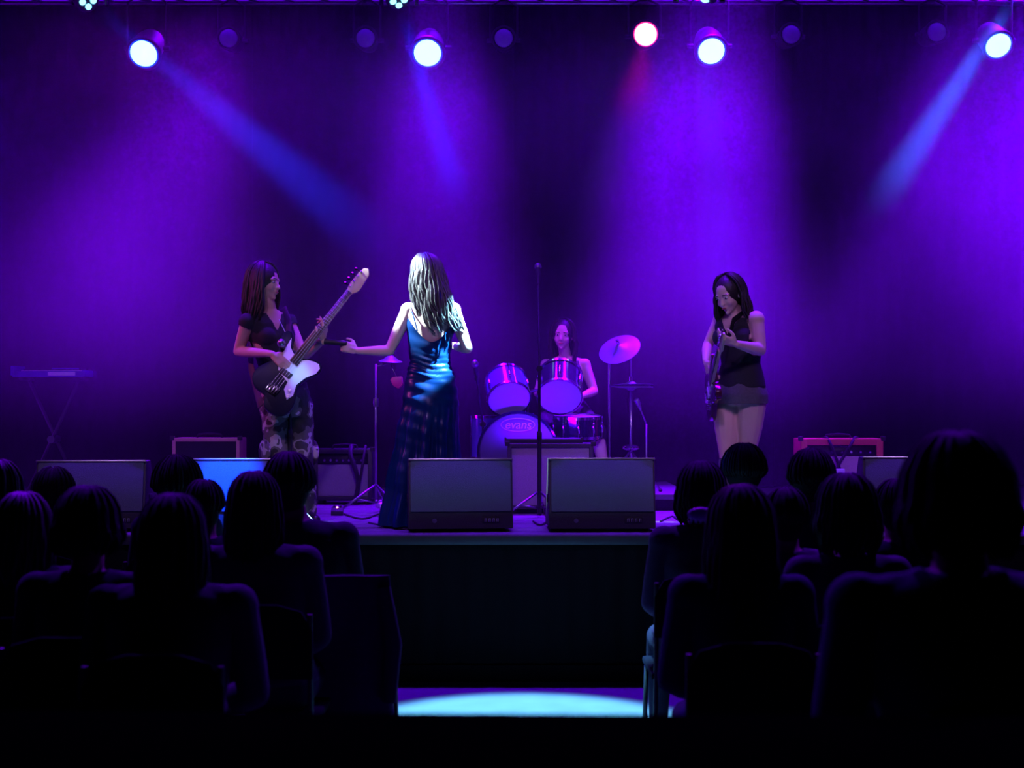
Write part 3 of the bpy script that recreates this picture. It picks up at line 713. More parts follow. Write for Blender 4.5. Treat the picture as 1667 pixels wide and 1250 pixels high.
for sx_ in (-0.22, 0.22):
    MB().cyl((sx_, -0.16, 0.016), (sx_, 0.16, 0.016), 0.015, 10).build('floor_bar', M['black'], ks)
    MB().cyl((sx_, -0.14, H_ - 0.015), (sx_, 0.14, H_ - 0.015), 0.014, 10).build('top_bar', M['black'], ks)
MB().cyl((0, -0.08, H_ / 2), (0, 0.08, H_ / 2), 0.03, 14).build('pivot', M['steel'], ks)

# ------------------------------------------------------------------ pedals, power strip, cables on the boards
def onfloor(px, py):                       # point of the stage floor seen at a pixel
    d = (CAMZ - ZS) * F / (py - YH); p = P(px, py, d); p.z = ZS; return p
def pedal(px, py, rz, m, label, led=None, s=1.0):
    t = thing('effects_pedal', label, 'pedal', onfloor(px, py), rz, 'pedals on the stage floor')
    MB().prism([(-0.06 * s, 0.0), (0.06 * s, 0.0), (0.06 * s, 0.055), (-0.06 * s, 0.032)], -0.035 * s, 0.035 * s, 0.004, 'x').build('casing', m, t)
    for x in (-0.018, 0.018): MB().cyl((x * s, 0.035, 0.045), (x * s, 0.035, 0.064), 0.008, 10).build('knob', M['black'], t)
    MB().cyl((0, -0.035 * s, 0.03), (0, -0.035 * s, 0.052), 0.010, 12).build('footswitch', M['chrome'], t)
    if led: MB().ell((0.0, -0.005, 0.052), (0.008, 0.008, 0.008), None, 10, 6).build('indicator', led, t)
    return t
pedal(549, 838, 0.1, M['tolex'], 'dark pedal with a glowing red indicator lamp', M['led'], 1.2)
pedal(622, 826, 0.4, M['white'], 'pale pedal beside the cables near the silver-grilled amplifier')
pedal(648, 838, -0.2, M['shellv'], 'blue pedal close to the stage edge, left of the dark monitor')
for i, (px, py) in enumerate(((646, 858), (662, 858))):
    c = onfloor(px, py); t = thing('cable_plug', ['silver plug lying at the stage edge, left of its twin', 'silver plug lying at the stage edge, right of its twin'][i], 'plug', c, 0.5 * i, 'plugs at the stage edge')
    MB().cyl((-0.02, 0, 0.012), (0.02, 0, 0.012), 0.011, 12).build('barrel', M['chrome'], t)
    MB().cyl((0.02, 0, 0.012), (0.055, 0, 0.012), 0.004, 8).build('tip', M['chrome'], t)
def fcable(pp, r, label):
    pts = []
    for px, py in pp:
        c = onfloor(px, py); c.z = ZS + r + 0.001; pts.append(c)
    return cable(pts, r, label=label, group='cables on the stage floor')
fcable([(560, 838), (590, 846), (620, 838), (650, 843), (664, 856)], 0.006, 'dark cable curling over the boards from the red-lamp pedal')
fcable([(600, 852), (630, 858), (655, 862), (690, 861)], 0.005, 'thin cable lying along the stage edge before the dark monitor')
fcable([(868, 850), (880, 856), (892, 848), (888, 838)], 0.006, 'cable coiled at the foot of the centre microphone stand')
fcable([(1075, 850), (1095, 842), (1110, 851), (1128, 845), (1150, 850)], 0.006, 'cable lying on the boards right of the right-hand monitor')
fcable([(196, 862), (220, 855), (250, 862), (285, 856)], 0.006, 'cable lying between the two left monitors')
# extension block behind the plugs
xb = thing('extension_block', 'small power block on the boards between the two left monitors', 'power block', onfloor(262, 846), 0.2)
MB().box((-0.11, -0.03, 0), (0.11, 0.03, 0.04), 0.006).build('casing', M['white'], xb)
for i in range(3): MB().cyl((-0.07 + i * 0.07, 0, 0.038), (-0.07 + i * 0.07, 0, 0.043), 0.018, 14).build('socket', M['black'], xb)
# small glowing ovals standing in for spotlight glints on the metal lip
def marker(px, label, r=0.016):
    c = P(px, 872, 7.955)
    t = thing('stage_edge_glint', label, 'glint', c, 0, 'spotlight glints on the stage lip')
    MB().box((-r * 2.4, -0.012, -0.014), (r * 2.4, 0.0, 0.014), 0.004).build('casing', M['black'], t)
    MB().ell((0, -0.014, 0), (r * 1.9, 0.006, 0.008), None, 16, 8).build('lens', M['lipglint'], t)
marker(377, 'glowing white-cyan oval standing in for a spotlight glint on the stage lip below the blue-lit monitor')
marker(1066, 'small glowing oval standing in for a spotlight glint on the stage lip below the right corner of the grey monitor', 0.009)

zb_ = P(0, 722, 9.56).z
fl = thing('added_led_bar', 'added slim black bar lamp with a violet strip lying along the top of the wide amplifier', 'stage light', (P(885, 0, 9.6).x, 9.66, zb_))  # bar lamp added here to light the tom heads
MB().box((-0.27, -0.035, 0.0), (0.27, 0.035, 0.034), 0.006).build('casing', M['black'], fl)
MB().box((-0.255, -0.028, 0.030), (0.255, 0.028, 0.038), 0.003).build('added_led_strip', M['ledv'], fl)
for x in (-0.272, 0.272): MB().box((x - 0.006, -0.04, 0.0), (x + 0.006, 0.04, 0.045), 0.003).build('end_cap', M['black'], fl)
# ------------------------------------------------------------------ people
UP = V((0, 0, 1))
def ringset(mb, rows, r, f, seg=28):
    """rows = [(centre, half width, half depth)] closed loft with elliptic sections"""
    mb.rings([[c + r * (a * math.cos(t)) + f * (b * math.sin(t)) for t in [2 * math.pi * i / seg for i in range(seg)]] for c, a, b in rows])
def add_head(mb, c, f, u, s=1.0):
    f = V(f).normalized(); u = V(u); u = (u - f * u.dot(f)).normalized(); r = f.cross(u)
    R = frameR(r, f, u)
    def E(p, q, RR=None): mb.ell(c + R @ (V(p) * s), tuple(x * s for x in q), RR or R, 18, 12)
    E((0, -0.008, 0.018), (0.074, 0.092, 0.092))                 # skull
    E((0, 0.022, -0.020), (0.060, 0.066, 0.085))                 # face
    E((0, 0.040, -0.078), (0.034, 0.038, 0.028))                 # jaw
    E((0, 0.066, -0.098), (0.017, 0.018, 0.014))                 # chin
    for sx in (-1, 1):
        E((sx * 0.034, 0.052, -0.034), (0.024, 0.030, 0.026))    # cheek
        E((sx * 0.028, 0.074, 0.018), (0.024, 0.014, 0.009))     # brow
        E((sx * 0.076, -0.004, -0.012), (0.008, 0.018, 0.030))   # ear
        E((sx * 0.009, 0.098, -0.036), (0.008, 0.010, 0.007))    # nostril
    mb.capsule(c + R @ (V((0, 0.080, 0.006)) * s), 0.007 * s, c + R @ (V((0, 0.103, -0.032)) * s), 0.010 * s)   # nose
    E((0, 0.084, -0.058), (0.020, 0.010, 0.006)); E((0, 0.082, -0.069), (0.017, 0.010, 0.007))                  # lips
    return R
def face_parts(new, c, R, root, s=1.0):
    for sx in (-1, 1):
        q = new(); q.ell(c + R @ (V((sx * 0.030, 0.077, 0.002)) * s), tuple(x * s for x in (0.013, 0.008, 0.007)), R, 12, 8); e = q.build('eye', M['eye'], root)
        q = new(); q.ell(c + R @ (V((sx * 0.030, 0.0835, 0.001)) * s), tuple(x * s for x in (0.006, 0.003, 0.006)), R, 10, 6); q.build('iris', M['iris'], e)
        q = new(); q.capsule(c + R @ (V((sx * 0.018, 0.090, 0.022)) * s), 0.003, c + R @ (V((sx * 0.044, 0.080, 0.024)) * s), 0.002); q.build('eyebrow', M['hair'], root)
    q = new(); q.ell(c + R @ (V((0, 0.091, -0.062)) * s), (0.019 * s, 0.005 * s, 0.006 * s), R, 12, 6); q.build('lips', M['lips'], root)
def add_hand(mb, wrist, d, n, thumb, curl=35, s=1.0, spread=0.0, curls=None):
    """d = wrist to knuckles, n = out of the palm, thumb = direction of the thumb side"""
    d = V(d).normalized(); n = V(n); n = (n - d * n.dot(d)).normalized(); t = d.cross(n)
    if t.dot(V(thumb)) < 0: t = -t
    wrist = V(wrist)
    mb.capsule(wrist, 0.021 * s, wrist + d * 0.035 * s, 0.020 * s, 12, 0.65, n)
    lens = (0.93, 1.0, 0.95, 0.76)
    for i in range(4):
        off = (1.5 - i) * 0.0185 * s
        k = wrist + d * (0.088 - 0.004 * abs(i - 1)) * s + t * off
        mb.capsule(wrist + d * 0.02 * s + t * off * 0.6, 0.013 * s, k, 0.0105 * s)
        cu = (curls[i] if curls else curl)
        p = k; a = cu * 0.7; L = lens[i]; base = (d + t * spread * (1.5 - i)).normalized()
        for seg, rr in ((0.043, 0.0090), (0.027, 0.0082), (0.021, 0.0072)):
            ar = math.radians(a); dd = base * math.cos(ar) + n * math.sin(ar)
            q = p + dd * seg * L * s; mb.capsule(p, (rr + 0.0006) * s, q, rr * s, 8); p = q; a += cu
    b = wrist + d * 0.028 * s + t * 0.022 * s
    k1 = b + (d * 0.55 + t * 0.75 + n * 0.35).normalized() * 0.038 * s
    k2 = k1 + (d * 0.85 + t * 0.25 + n * 0.45).normalized() * 0.030 * s
    k3 = k2 + (d * 0.9 - t * 0.05 + n * 0.45).normalized() * 0.022 * s
    mb.capsule(b, 0.015 * s, k1, 0.0115 * s); mb.capsule(k1, 0.011 * s, k2, 0.0098 * s); mb.capsule(k2, 0.0098 * s, k3, 0.0082 * s)
def add_arm(mb, sh, el, wr, s=1.0):
    mb.ell(sh, (0.050 * s, 0.050 * s, 0.052 * s))
    mid = (sh + el) / 2
    mb.capsule(sh, 0.046 * s, mid, 0.042 * s); mb.capsule(mid, 0.042 * s, el, 0.034 * s)
    m2 = el.lerp(wr, 0.3)
    mb.capsule(el, 0.034 * s, m2, 0.036 * s); mb.capsule(m2, 0.036 * s, wr, 0.022 * s)
def add_leg(mb, hip, kn, an, s=1.0, calf_side=None):
    mid = hip.lerp(kn, 0.5)
    mb.capsule(hip, 0.086 * s, mid, 0.076 * s); mb.capsule(mid, 0.076 * s, kn, 0.053 * s)
    m2 = kn.lerp(an, 0.32)
    if calf_side is not None: m2 = m2 + V(calf_side) * 0.016
    mb.capsule(kn, 0.052 * s, m2, 0.053 * s); mb.capsule(m2, 0.053 * s, an, 0.034 * s)
def add_foot(mb, an, f, zf, s=1.0):
    h = V((an.x, an.y, zf + 0.035)) - V(f) * 0.03; t = V((an.x, an.y, zf + 0.028)) + V(f) * 0.14
    mb.capsule(an, 0.036 * s, h, 0.036 * s); mb.capsule(h, 0.034 * s, t, 0.030 * s, 12)
    mb.capsule(V((an.x, an.y, zf + 0.07)), 0.034 * s, t, 0.026 * s)
def seg_t(p, a, b):
    ab = b - a; t = max(0, min(1, (p - a).dot(ab) / ab.length_squared)); return t, (p - (a + ab * t)).length
def garment(body, cond, off, name, m, parent, world):
    """cloth shell lifted off the body surface wherever cond(point) holds"""
    src = body.data; bm = bmesh.new(); bm.from_mesh(src); bm.normal_update()
    keep = {v for v in bm.verts if cond(v.co + world)}
    bmesh.ops.delete(bm, geom=[f for f in bm.faces if not all(v in keep for v in f.verts)], context='FACES')
    lo = [v for v in bm.verts if not v.link_faces]; bmesh.ops.delete(bm, geom=lo, context='VERTS')
    nm = {v: v.normal.copy() for v in bm.verts}
    for _ in range(3):
        bmesh.ops.smooth_vert(bm, verts=[v for v in bm.verts if v.is_boundary], factor=0.5, use_axis_x=True, use_axis_y=True, use_axis_z=True)
    for v in bm.verts: v.co += nm[v] * (off if not v.is_boundary else off * 0.55)
    ed = [e for e in bm.edges if e.is_boundary]
    if ed:
        r = bmesh.ops.extrude_edge_only(bm, edges=ed)
        for v in [g for g in r['geom'] if isinstance(g, bmesh.types.BMVert)]:
            n = v.link_edges[0].other_vert(v)
            v.co -= nm.get(n, V((0, 0, 0))) * off * 0.9
            # keep the rim short
    me = bpy.data.meshes.new(name); bm.to_mesh(me); bm.free()
    for p in me.polygons: p.use_smooth = True
    me.materials.append(m)
    return link(name, me, parent)
def add_hair(mb, c, R, length, n=46, drift=(0, 0, 0), wave=0.012, vol=1.0, r0=0.017, open_=62, seed=1, low=0.0, spreadk=0.35, part=0.0):
    rnd = random.Random(seed)
    r, f, u = R.col[0], R.col[1], R.col[2]
    mb.ell(c - f * 0.020 + u * 0.018, (0.086 * vol, 0.098 * vol, 0.103 * vol), R, 24, 16)
    D = V(drift)
    for i in range(n):
        a = open_ + (360 - 2 * open_) * (i + rnd.uniform(-.3, .3)) / (n - 1)
        ar = math.radians(a)
        L = length * rnd.uniform(0.82, 1.04); ph = rnd.uniform(0, 6.28); layer = rnd.uniform(0.0, 0.014)
        pts = []
        for th in (12, 30, 50, 70, 92):
            tr = math.radians(th)
            pts.append(c - f * 0.018 + u * 0.014 + r * ((0.088 + layer) * vol * math.sin(tr) * -math.sin(ar) + part * (1 - th / 92)) + f * ((0.100 + layer) * vol * math.sin(tr) * math.cos(ar)) + u * ((0.106 + layer) * vol * math.cos(tr)))
        outw = (r * -math.sin(ar) + f * math.cos(ar)); last = pts[-1]
        k = 12
        for j in range(1, k + 1):
            t = j / k
            w_ = wave * (0.4 + t)
            pts.append(last + V((0, 0, -1)) * L * t + D * L * t * t + outw * (spreadk * 0.05 * math.sin(t * 2.4) - low * t) * vol
                       + V((math.sin(ph + t * 9) * w_, math.cos(ph + t * 8) * w_ * 0.6, 0)))
        rs = [r0 * 0.6] + [r0] * 3 + [r0 * (1.05 - 0.0 * q) for q in range(1)] + [r0 * (1.1 - 0.75 * (j / k) ** 2.2) for j in range(1, k + 1)]
        mb.tube(pts, rs, 6, True, 0.6)
def mknew(root):
    def new():
        m = MB(); m.T = Matrix.Translation(-root.location); return m
    return new
def torso_rows(pel, wai, che, nek, k=1.0, sh=0.13):
    up = (nek - che).normalized()
    return [(pel - UP * 0.10, 0.10 * k, 0.085 * k), (pel - UP * 0.04, 0.155 * k, 0.112 * k), (pel + UP * 0.02, 0.162 * k, 0.115 * k),
            (pel.lerp(wai, 0.55), 0.142 * k, 0.104 * k), (wai, 0.118 * k, 0.086 * k), (wai.lerp(che, 0.5), 0.128 * k, 0.092 * k),
            (che, 0.146 * k, 0.104 * k), (che.lerp(nek, 0.5), 0.150 * k, 0.094 * k), (che.lerp(nek, 0.82), sh * k, 0.070 * k), (nek + up * 0.01, 0.062 * k, 0.052 * k)]
def stringed(t, pos, X, N, scale, bodym, bass=True):
    """bass or guitar: neck along local +x, face along local +z, origin at the bridge side of the body"""
    X = V(X).normalized(); N = V(N); N = (N - X * N.dot(X)).normalized(); Y = N.cross(X)
    T = Matrix.Translation(V(pos) - t.location) @ frameR(X, Y, N).to_4x4() @ Matrix.Scale(scale, 4)
    def nw():
        m = MB(); m.T = T; return m
    out = [(-0.17, 0.02), (-0.165, 0.10), (-0.12, 0.155), (-0.05, 0.165), (0.01, 0.135), (0.06, 0.115), (0.12, 0.13), (0.19, 0.165), (0.245, 0.165), (0.262, 0.135),
           (0.235, 0.105), (0.19, 0.075), (0.165, 0.035), (0.165, -0.035), (0.185, -0.06), (0.20, -0.10), (0.205, -0.135), (0.18, -0.165), (0.13, -0.165), (0.07, -0.13), (0.0, -0.115),
           (-0.06, -0.14), (-0.12, -0.165), (-0.19, -0.16), (-0.235, -0.11), (-0.24, -0.04), (-0.21, 0.0)]
    # smooth the outline
    sm = []
    n = len(out)
    for i in range(n):
        p0, p1, p2, p3 = out[i - 1], out[i], out[(i + 1) % n], out[(i + 2) % n]
        for k in range(3):
            q = k / 3
            sm.append(tuple(0.5 * ((2 * p1[j]) + (p2[j] - p0[j]) * q + (2 * p0[j] - 5 * p1[j] + 4 * p2[j] - p3[j]) * q * q + (3 * p1[j] - p0[j] - 3 * p2[j] + p3[j]) * q ** 3) for j in (0, 1)))
    m = nw(); m.prism(sm, -0.022, 0.022, 0.005, 'z'); m.build('body', bodym, t)
    pg = [(0.23, 0.11), (0.175, 0.075), (0.15, 0.03), (0.15, -0.035), (0.172, -0.06), (0.188, -0.10), (0.192, -0.133), (0.172, -0.155), (0.13, -0.155), (0.07, -0.118), (0.0, -0.10), (-0.07, -0.125), (-0.115, -0.11), (-0.07, -0.055), (-0.02, -0.045), (0.01, 0.05), (0.07, 0.09), (0.16, 0.10)]
    m = nw(); m.prism(pg, 0.0222, 0.0255, 0, 'z'); m.build('pickguard', M['pickguard'] if bass else M['blackgloss'], t)
    nl = 0.70 if bass else 0.56
    m = nw(); m.prism([(0.10, -0.031), (nl, -0.021), (nl, 0.021), (0.10, 0.031)], 0.010, 0.034, 0.004, 'z'); nk = m.build('neck', M['maple'], t)
    m = nw(); m.prism([(0.10, -0.030), (nl, -0.020), (nl, 0.020), (0.10, 0.030)], 0.034, 0.039, 0, 'z'); m.build('fingerboard', M['rosewood'], t)
    m = nw()
    x = nl
    for i in range(14):
        x = 0.10 + (nl - 0.10) * (2 ** (-i / 12.0)); hw_ = 0.021 + (nl - x) / (nl - 0.1) * 0.009
        m.box((x - 0.001, -hw_, 0.039), (x + 0.001, hw_, 0.0405))
    m.build('frets', M['steel'], nk)
    hd = [(nl, -0.021), (nl + 0.03, -0.040), (nl + 0.06, -0.045), (nl + 0.17, -0.034), (nl + 0.205, -0.005), (nl + 0.19, 0.022), (nl + 0.15, 0.030), (nl + 0.05, 0.034), (nl + 0.015, 0.024), (nl, 0.021)]
    m = nw(); m.prism(hd, 0.008, 0.024, 0.003, 'z'); hs = m.build('headstock', M['maple'], t)
    for i in range(4 if bass else 6):
        xx = nl + 0.035 + i * (0.040 if bass else 0.026)
        m = nw(); m.cyl((xx, 0.018, 0.02), (xx, 0.018, 0.042), 0.007, 10); tp = m.build('tuner', M['chrome'], hs)
        m = nw(); m.cyl((xx, 0.03, 0.015), (xx, 0.05, 0.015), 0.004, 8); m.ell((xx, 0.058, 0.015), (0.011, 0.012, 0.005), None, 10, 6); m.build('tuner_key', M['chrome'], tp)
    m = nw(); m.box((-0.145, -0.042, 0.022), (-0.085, 0.042, 0.034), 0.004)
    for i in range(4): m.cyl((-0.135, -0.028 + i * 0.019, 0.036), (-0.095, -0.028 + i * 0.019, 0.036), 0.007, 8)
    m.build('bridge', M['chrome'], t)
    for xx in ((0.02,) if bass else (-0.04, 0.04, 0.11)):
        m = nw(); m.box((xx - 0.02, -0.042, 0.025), (xx + 0.02, 0.042, 0.034), 0.004); m.build('pickup', M['black'] if bass else M['white'], t)
    for (kx, ky) in ((-0.06, -0.09), (-0.095, -0.105)):
        m = nw(); m.cyl((kx, ky, 0.0255), (kx, ky, 0.045), 0.010, 14); m.build('control_knob', M['chrome'], t)
    m = nw()
    for i in range(4):
        y = -0.028 + i * 0.019
        m.tube([(-0.115, y, 0.043), (nl, y * 0.62, 0.0425), (nl + 0.05 + 0.03 * i, 0.014, 0.035)], 0.0007, 4)
    m.build('strings', M['steel'], t)
    return T
def strap(parent, pts, w_, m, nrm):
    q = MB(); q.tube([V(p) - parent.location for p in pts], w_, 8, True, 0.12, nrm); return q.build('strap', m, parent)
def interp(tab, z):
    if z <= tab[0][0]: return tab[0][1:]
    for a, b in zip(tab, tab[1:]):
        if z <= b[0]:
            t = (z - a[0]) / (b[0] - a[0]); t = t * t * (3 - 2 * t)
            return tuple(x + (y - x) * t for x, y in zip(a[1:], b[1:]))
    return tab[-1][1:]

# ================================================================== the singer, seen from behind
rt = thing('person', 'singer seen from behind in a long dark satin dress, one arm held out', 'person', V((P(702, 0, 8.55).x, 8.55, ZS)))
new = mknew(rt); D0 = 8.55
f = V((-0.16, 0.987, 0)).normalized(); r = f.cross(UP)
nek, che, wai, pel = P(701, 494, D0), P(701, 532, D0), P(700, 588, D0), P(703, 636, D0)
hc = P(695, 447, D0 - 0.01)
b = new()
ringset(b, torso_rows(pel, wai, che, nek, 0.98), r, f)
b.capsule(nek, 0.052, hc - UP * 0.06, 0.048)
R = add_head(b, hc, (-0.35, 0.9, -0.12), UP, 1.02)
shL, elL, wrL = P(664, 505, D0), P(634, 571, D0 - 0.04), P(582, 571, D0 - 0.02)
shR, elR, wrR = P(738, 505, D0), P(761, 567, D0 - 0.03), P(738, 563, D0 + 0.20)
b.capsule(nek - UP * 0.02, 0.050, shL, 0.044); b.capsule(nek - UP * 0.02, 0.050, shR, 0.044)
add_arm(b, shL, elL, wrL, 0.98); add_arm(b, shR, elR, wrR, 1.0)
add_hand(b, wrL, P(556, 562, D0 - 0.02) - wrL, (0.15, 0.95, -0.2), UP, curls=(45, 60, 65, 70))
add_hand(b, wrR, V((-0.7, 0.5, 0.25)), (0, -0.6, -0.5), UP, 50)
hipL, hipR = pel - r * 0.08 - UP * 0.06, pel + r * 0.08 - UP * 0.06
knL, knR = V((hipL.x, hipL.y + 0.03, ZS + 0.50)), V((hipR.x, hipR.y, ZS + 0.50))
anL, anR = V((hipL.x, hipL.y + 0.02, ZS + 0.13)), V((hipR.x, hipR.y - 0.03, ZS + 0.13))
add_leg(b, hipL, knL, anL, 0.97); add_leg(b, hipR, knR, anR, 0.97)
for an in (anL, anR): b.capsule(an, 0.036, an + f * 0.10 - UP * 0.085, 0.030)
body = melt(b, 'body', M['skin2'], rt, 0.0065, 3)
face_parts(new, hc, R, rt, 1.02)
# satin dress: bodice low at the back, ruched hips, long pleated skirt
zb = ZS + 0.015
tab = [(0.0, 0.25, 0.22, -0.07, 0.0), (0.25, 0.22, 0.19, -0.045, 0), (0.55, 0.19, 0.155, -0.02, 0), (0.78, 0.178, 0.135, 0.0, 0), (pel.z - zb, 0.170, 0.124, 0, 0),
       (pel.z - zb + 0.08, 0.155, 0.114, 0, 0), (wai.z - zb, 0.127, 0.096, -0.004, 0), (wai.z - zb + 0.12, 0.140, 0.103, -0.002, 0), (che.z - zb, 0.154, 0.112, 0, 0), (che.z - zb + 0.13, 0.156, 0.104, 0, 0)]
H = che.z - zb; q = new(); NS, NR = 160, 110; rows = []
for k in range(NR + 1):
    row = []
    for i in range(NS):
        th = 2 * math.pi * i / NS
        back = max(0, -math.sin(th))                 # 1 at the side facing the hall
        topz = H + 0.06 - 0.16 * back ** 2.2 + 0.03 * max(0, math.sin(th))
        z = topz * k / NR
        a, bb, dx, _ = interp(tab, z)
        fall = max(0, (0.80 - z) / 0.80)
        fold = 0.0
        if fall > 0:
            fold = (0.016 * math.sin(11 * th + 1.2 + 0.8 * math.sin(z * 5)) + 0.010 * math.sin(19 * th + z * 4) + 0.006 * math.sin(31 * th)) * min(1, fall * 2.2) * (0.5 + fall)
        hipz = math.exp(-((z - (wai.z - zb - 0.035)) / 0.075) ** 2)
        ru = hipz * 0.0065 * math.sin((z + 0.020 * math.cos(th - 0.4) + 0.012 * math.sin(3 * th)) * 190)
        wr_ = 0.0025 * math.sin(z * 70 + 5 * math.cos(th)) * (1 - fall)
        k_ = fold + ru + wr_
        cx = V((0, 0, 0)) + V((P(701, 0, D0).x + dx, D0, zb + z))
        row.append(cx + r * ((a + k_) * math.cos(th)) + f * ((bb + k_) * math.sin(th)))
    rows.append(row)
q.rings(rows, cap=False); dress = q.build('dress', M['satin'], rt, sharp=170)
for sx, tx in ((-1, 672), (1, 728)):
    a0 = P(tx + (-2 if sx < 0 else 0), 500, D0); zt = zb + H - 0.06
    q = new(); q.tube([V((a0.x + sx * -0.045, D0 - 0.098, che.z - 0.035)), V((a0.x + sx * -0.02, D0 - 0.105, che.z + 0.06)), V((a0.x, D0 - 0.072, nek.z - 0.045)), V((a0.x, D0 - 0.01, nek.z - 0.008)), V((a0.x, D0 + 0.07, nek.z - 0.06)), V((a0.x + sx * 0.01, D0 + 0.105, che.z + 0.05))], 0.0055, 8, True, 0.5)
    q.build('shoulder_strap', M['satin'], dress)
q = new(); add_hair(q, hc, R, 0.38, 100, (0.34, -0.06, 0), 0.016, 1.0, 0.011, 58, 3, 0.03, 0.7, part=-0.02)
q.build('hair', M['hairb'], rt, sharp=180)
for an in (anL, anR):
    q = new(); q.capsule(an + f * 0.02 - UP * 0.07, 0.030, an + f * 0.13 - UP * 0.100, 0.026, 10); q.cyl(an - f * 0.03 - UP * 0.04, an - f * 0.03 - UP * 0.128, 0.012, 10, 0.007)
    melt(q, 'shoe', M['boot'], rt, 0.008, 2)
# microphone in her outstretched hand
mt = thing('handheld_microphone', 'slim dark-topped microphone in the outstretched hand of the singer', 'microphone', P(540, 557, D0 - 0.01))
d_ = (P(505, 555, D0 + 0.01) - P(566, 561, D0 - 0.02)).normalized(); mc = mt.location
R_ = Z2(d_)
MB().lathe([(0.010, -0.10), (0.016, -0.095), (0.018, 0.02), (0.021, 0.05)], (0, 0, 0), R_, 20).build('handle', M['black'], mt)
MB().ell(d_ * 0.075, (0.024, 0.024, 0.032), R_, 20, 10).build('mesh_ball', M['steel'], mt)
MB().lathe([(0.0195, 0.045), (0.0245, 0.05), (0.0245, 0.058), (0.0195, 0.062)], (0, 0, 0), R_, 20).build('collar_ring', M['maple'], mt)

# ================================================================== bass player
DB = 8.72
rt = thing('person', 'long-haired bass player in a black top and camouflage trousers, turned towards the singer', 'person', V((P(468, 0, DB).x, DB, ZS)))
new = mknew(rt)
f = V((0.62, -0.78, 0)).normalized(); r = f.cross(UP)
nek, che, wai, pel = P(438, 507, DB), P(441, 548, DB), P(452, 598, DB), P(463, 646, DB)
hc = P(432, 459, DB - 0.03)
b = new(); ringset(b, torso_rows(pel, wai, che, nek, 1.0), r, f)
b.capsule(nek, 0.050, hc - UP * 0.06, 0.047)
for sx in (-1, 1): b.ell(che + f * 0.060 + r * 0.062 * sx - UP * 0.005, (0.058, 0.055, 0.060))
R = add_head(b, hc, (0.93, -0.33, -0.08), UP, 1.0)
shR, elR, wrR = P(403, 524, DB - 0.10), P(388, 572, DB - 0.05), P(443, 576, DB - 0.30)
shL, elL, wrL = P(470, 524, DB + 0.10), P(494, 580, DB + 0.02), P(524, 556, DB - 0.17)
b.capsule(nek - UP * 0.02, 0.050, shL, 0.044); b.capsule(nek - UP * 0.02, 0.050, shR, 0.044)
add_arm(b, shR, elR, wrR, 0.98); add_arm(b, shL, elL, wrL, 0.95)
add_hand(b, wrR, V((0.75, -0.15, -0.6)), (-0.1, 0.9, -0.3), (0.6, 0, 0.8), 28)
add_hand(b, wrL, V((0.25, -0.25, 0.9)), (-0.7, 0.2, 0.3), (-0.6, -0.6, 0.2), curls=(20, 40, 50, 55))
hipR, hipL = P(449, 662, DB - 0.05), P(487, 662, DB + 0.06)
knR, knL = P(451, 748, DB - 0.08), P(491, 750, DB + 0.04)
anR, anL = P(450, 836, DB - 0.05), P(496, 836, DB + 0.06)
add_leg(b, hipR, knR, anR); add_leg(b, hipL, knL, anL)
body = melt(b, 'body', M['skin'], rt, 0.0065, 3)
face_parts(new, hc, R, rt)
wl = rt.location.copy()
def cond(p):
    for (a_, b_) in ((shR, elR), (shL, elL)):
        t, dd = seg_t(p, a_, b_)
        if t > 0.18 and dd < 0.06 and (p - che).length > 0.16: return False
    for (a_, b_) in ((elR, wrR), (elL, wrL), (wrR, wrR + V((0.12, -0.02, -0.09))), (wrL, wrL + V((0.05, -0.05, 0.16)))):
        if seg_t(p, a_, b_)[1] < 0.075: return False
    if p.z > nek.z - 0.015: return False
    q_ = p - nek
    if q_.dot(f) > 0 and abs(q_.dot(r)) < 0.055 * (1 - (-q_.z) / 0.12) and q_.z > -0.12: return False
    return p.z > pel.z + 0.01
garment(body, cond, 0.009, 'top', M['vest'], rt, wl)
q = new()
ringset(q, [(pel - UP * 0.13, 0.16, 0.12), (pel - UP * 0.04, 0.178, 0.132), (pel + UP * 0.03, 0.168, 0.125), (pel + UP * 0.07, 0.155, 0.115)], r, f)
for hp, kn, an in ((hipR, knR, anR), (hipL, knL, anL)):
    q.capsule(hp, 0.095, kn, 0.078, 16); q.capsule(kn, 0.079, kn.lerp(an, 0.5), 0.086, 16); q.capsule(kn.lerp(an, 0.5), 0.086, an + UP * 0.01, 0.080, 16)
tr_ = melt(q, 'trousers', M['camo'], rt, 0.010, 4)
tx = bpy.data.textures.new('cloth_creases', 'CLOUDS'); tx.noise_scale = 0.07
dm = tr_.modifiers.new('creases', 'DISPLACE'); dm.texture = tx; dm.strength = 0.022; dm.mid_level = 0.5
for hp, kn, sx in ((hipR, knR, 1), (hipL, knL, -1)):
    c_ = hp.lerp(kn, 0.85) + r * sx * 0.085
    q = new(); q.ell(c_, (0.030, 0.065, 0.085), frameR(r, f, UP), 14, 8); q.build('cargo_pocket', M['camo'], tr_)
q = new(); ringset(q, [(pel + UP * 0.055, 0.160, 0.120), (pel + UP * 0.095, 0.152, 0.113)], r, f); q.build('belt', M['boot'], rt)
for an in (anR, anL):
    q = new(); g_ = V((0.62, -0.78, 0)) if an is anL else V((0.2, -0.98, 0))
    add_foot(q, V((an.x, an.y, ZS + 0.08)), g_, ZS + 0.004, 1.12); melt(q, 'boot', M['boot'], rt, 0.009, 2)
q = new(); add_hair(q, hc, R, 0.27, 90, (-0.06, 0.0, 0), 0.005, 1.03, 0.011, 60, 5, 0.01, 0.3)
q.build('hair', M['hair'], rt, sharp=180)
q = new(); pc = P(451, 546, DB) + f * 0.125; q.ell(pc, (0.010, 0.010, 0.012), None, 12, 8)
